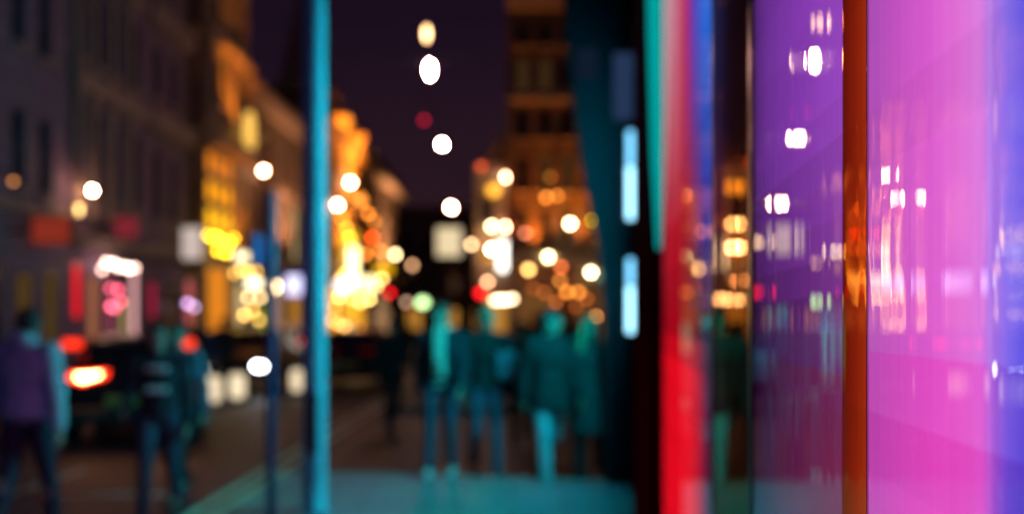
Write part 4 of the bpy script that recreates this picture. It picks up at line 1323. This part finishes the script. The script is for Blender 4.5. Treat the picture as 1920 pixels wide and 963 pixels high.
person('dark silhouette walking alone in the middle of the street, right of the column', at(737, 0, 15.6).x, 15.6, 15, 1.76, ((18, 5), (-18, 28)), ((-12, 25), (12, 60)), BLACKC, BLACKC, SHOED,
       'dark', 'short', .1, 1.08, 0, ground=RO, vox=.014, group='people walking in the street')
# further back
for px, Y, fc, H, tp, hs, st, lab in ((385, 21.5, 20, 1.72, cloth('royal_navy', (0.03, 0.05, 0.14)), 'dark', 'short', 'figure in a blue coat standing in the road right of the printed shirt walker'),
                                  (418, 23.0, 190, 1.78, BLACKC, 'brown', 'short', 'figure in black standing on the road below the orange lit doorway'),
                                  (455, 27.0, 10, 1.68, CHAR, 'blonde', 'long', 'long-haired distant figure in charcoal below the lime shop window'),
                                  (1003, 19.6, 0, 1.74, BLACKC, 'dark', 'short', 'dark distant figure behind the third corner walker'),
                                  (1072, 20.5, 175, 1.70, OLIVEC, 'brown', 'long', 'dark distant figure between the two right-hand corner walkers'),
                                  (868, 21.5, 5, 1.72, CHAR, 'dark', 'short', 'dark distant figure between the two left-hand corner walkers'),
                                  (700, 30.0, 185, 1.75, BLACKC, 'dark', 'short', 'distant figure walking away beyond the navy parked car'),
                                  (762, 33.0, 10, 1.70, CHAR, 'brown', 'bob', 'distant figure under the green traffic light')):
    X = at(px, 0, Y).x
    person(lab, X, Y, fc, H, ((14, 5), (-14, 22)), ((-10, 12), (10, 14)), tp, BLACKC, SHOED, hs, st, .2, 1.08, 0, ground=RO if LX < X < KX or Y < 18.6 else 0.0, vox=.018, group='people further down the street')

# shoulder bag carried by the tall walker
bx = at(950, 640, 10.45)
bg = thing('shoulder_bag', 'pale blue bag on the shoulder of the tall walker', 'bag', (bx.x, 10.45, 0.98))
MB().box((-0.11, -0.06, 0), (0.11, 0.06, 0.30), 0.03).build('pouch', cloth('pale_bag', (0.12, 0.2, 0.26)), bg)
MB().tube([(-0.09, 0, 0.28), (-0.08, 0.02, 0.42), (0.0, 0.04, 0.47), (0.08, 0.02, 0.42), (0.09, 0, 0.28)], 0.012, 8).build('strap', BLACKC, bg)

# ------------------------------------------------------------------ sky, camera, render
w = bpy.data.worlds.new('World')
sc.world = w
w.use_nodes = True
bgn = w.node_tree.nodes['Background']
# night sky: purple-black overhead, browner town glow towards the horizon
wn = w.node_tree
tcw = wn.nodes.new('ShaderNodeTexCoord')
sep = wn.nodes.new('ShaderNodeSeparateXYZ')
crw = wn.nodes.new('ShaderNodeValToRGB')
nzw = wn.nodes.new('ShaderNodeTexNoise')
nzw.inputs['Scale'].default_value = 3.0
adw = wn.nodes.new('ShaderNodeMath')
adw.operation = 'MULTIPLY_ADD'
adw.inputs[1].default_value = 0.12
crw.color_ramp.elements[0].position = 0.08
crw.color_ramp.elements[0].color = (2.4, 0.95, 1.3, 1)
crw.color_ramp.elements[1].position = 0.34
crw.color_ramp.elements[1].color = (0.88, 0.37, 1.08, 1)
wn.links.new(tcw.outputs['Generated'], sep.inputs[0])
wn.links.new(tcw.outputs['Generated'], nzw.inputs['Vector'])
wn.links.new(nzw.outputs['Fac'], adw.inputs[0])
wn.links.new(sep.outputs['Z'], adw.inputs[2])
wn.links.new(adw.outputs[0], crw.inputs['Fac'])
wn.links.new(crw.outputs['Color'], bgn.inputs['Color'])
bgn.inputs['Strength'].default_value = 0.0115

cam = bpy.data.cameras.new('camera')
cam.lens = 35
cam.sensor_width = 36
cam.shift_y = (HY - 481.5) / 1920
cam.clip_start = 0.02
cam.clip_end = 2000
cam.dof.use_dof = True
cam.dof.focus_distance = 1.02
cam.dof.aperture_fstop = 35.0 / 17.4
co = bpy.data.objects.new('camera', cam)
COL.objects.link(co)
co.location = (0, 0, EYE)
co.rotation_euler = (R(90), 0, 0)
sc.camera = co
sc.view_settings.view_transform = 'Standard'
sc.view_settings.look = 'None'
sc.view_settings.exposure = 0
sc.view_settings.gamma = 1
cy = sc.cycles
cy.use_denoising = True
cy.sample_clamp_indirect = 4.0
cy.max_bounces = 6
cy.diffuse_bounces = 2
cy.glossy_bounces = 3
cy.transparent_max_bounces = 12
cy.caustics_reflective = False
cy.caustics_refractive = False
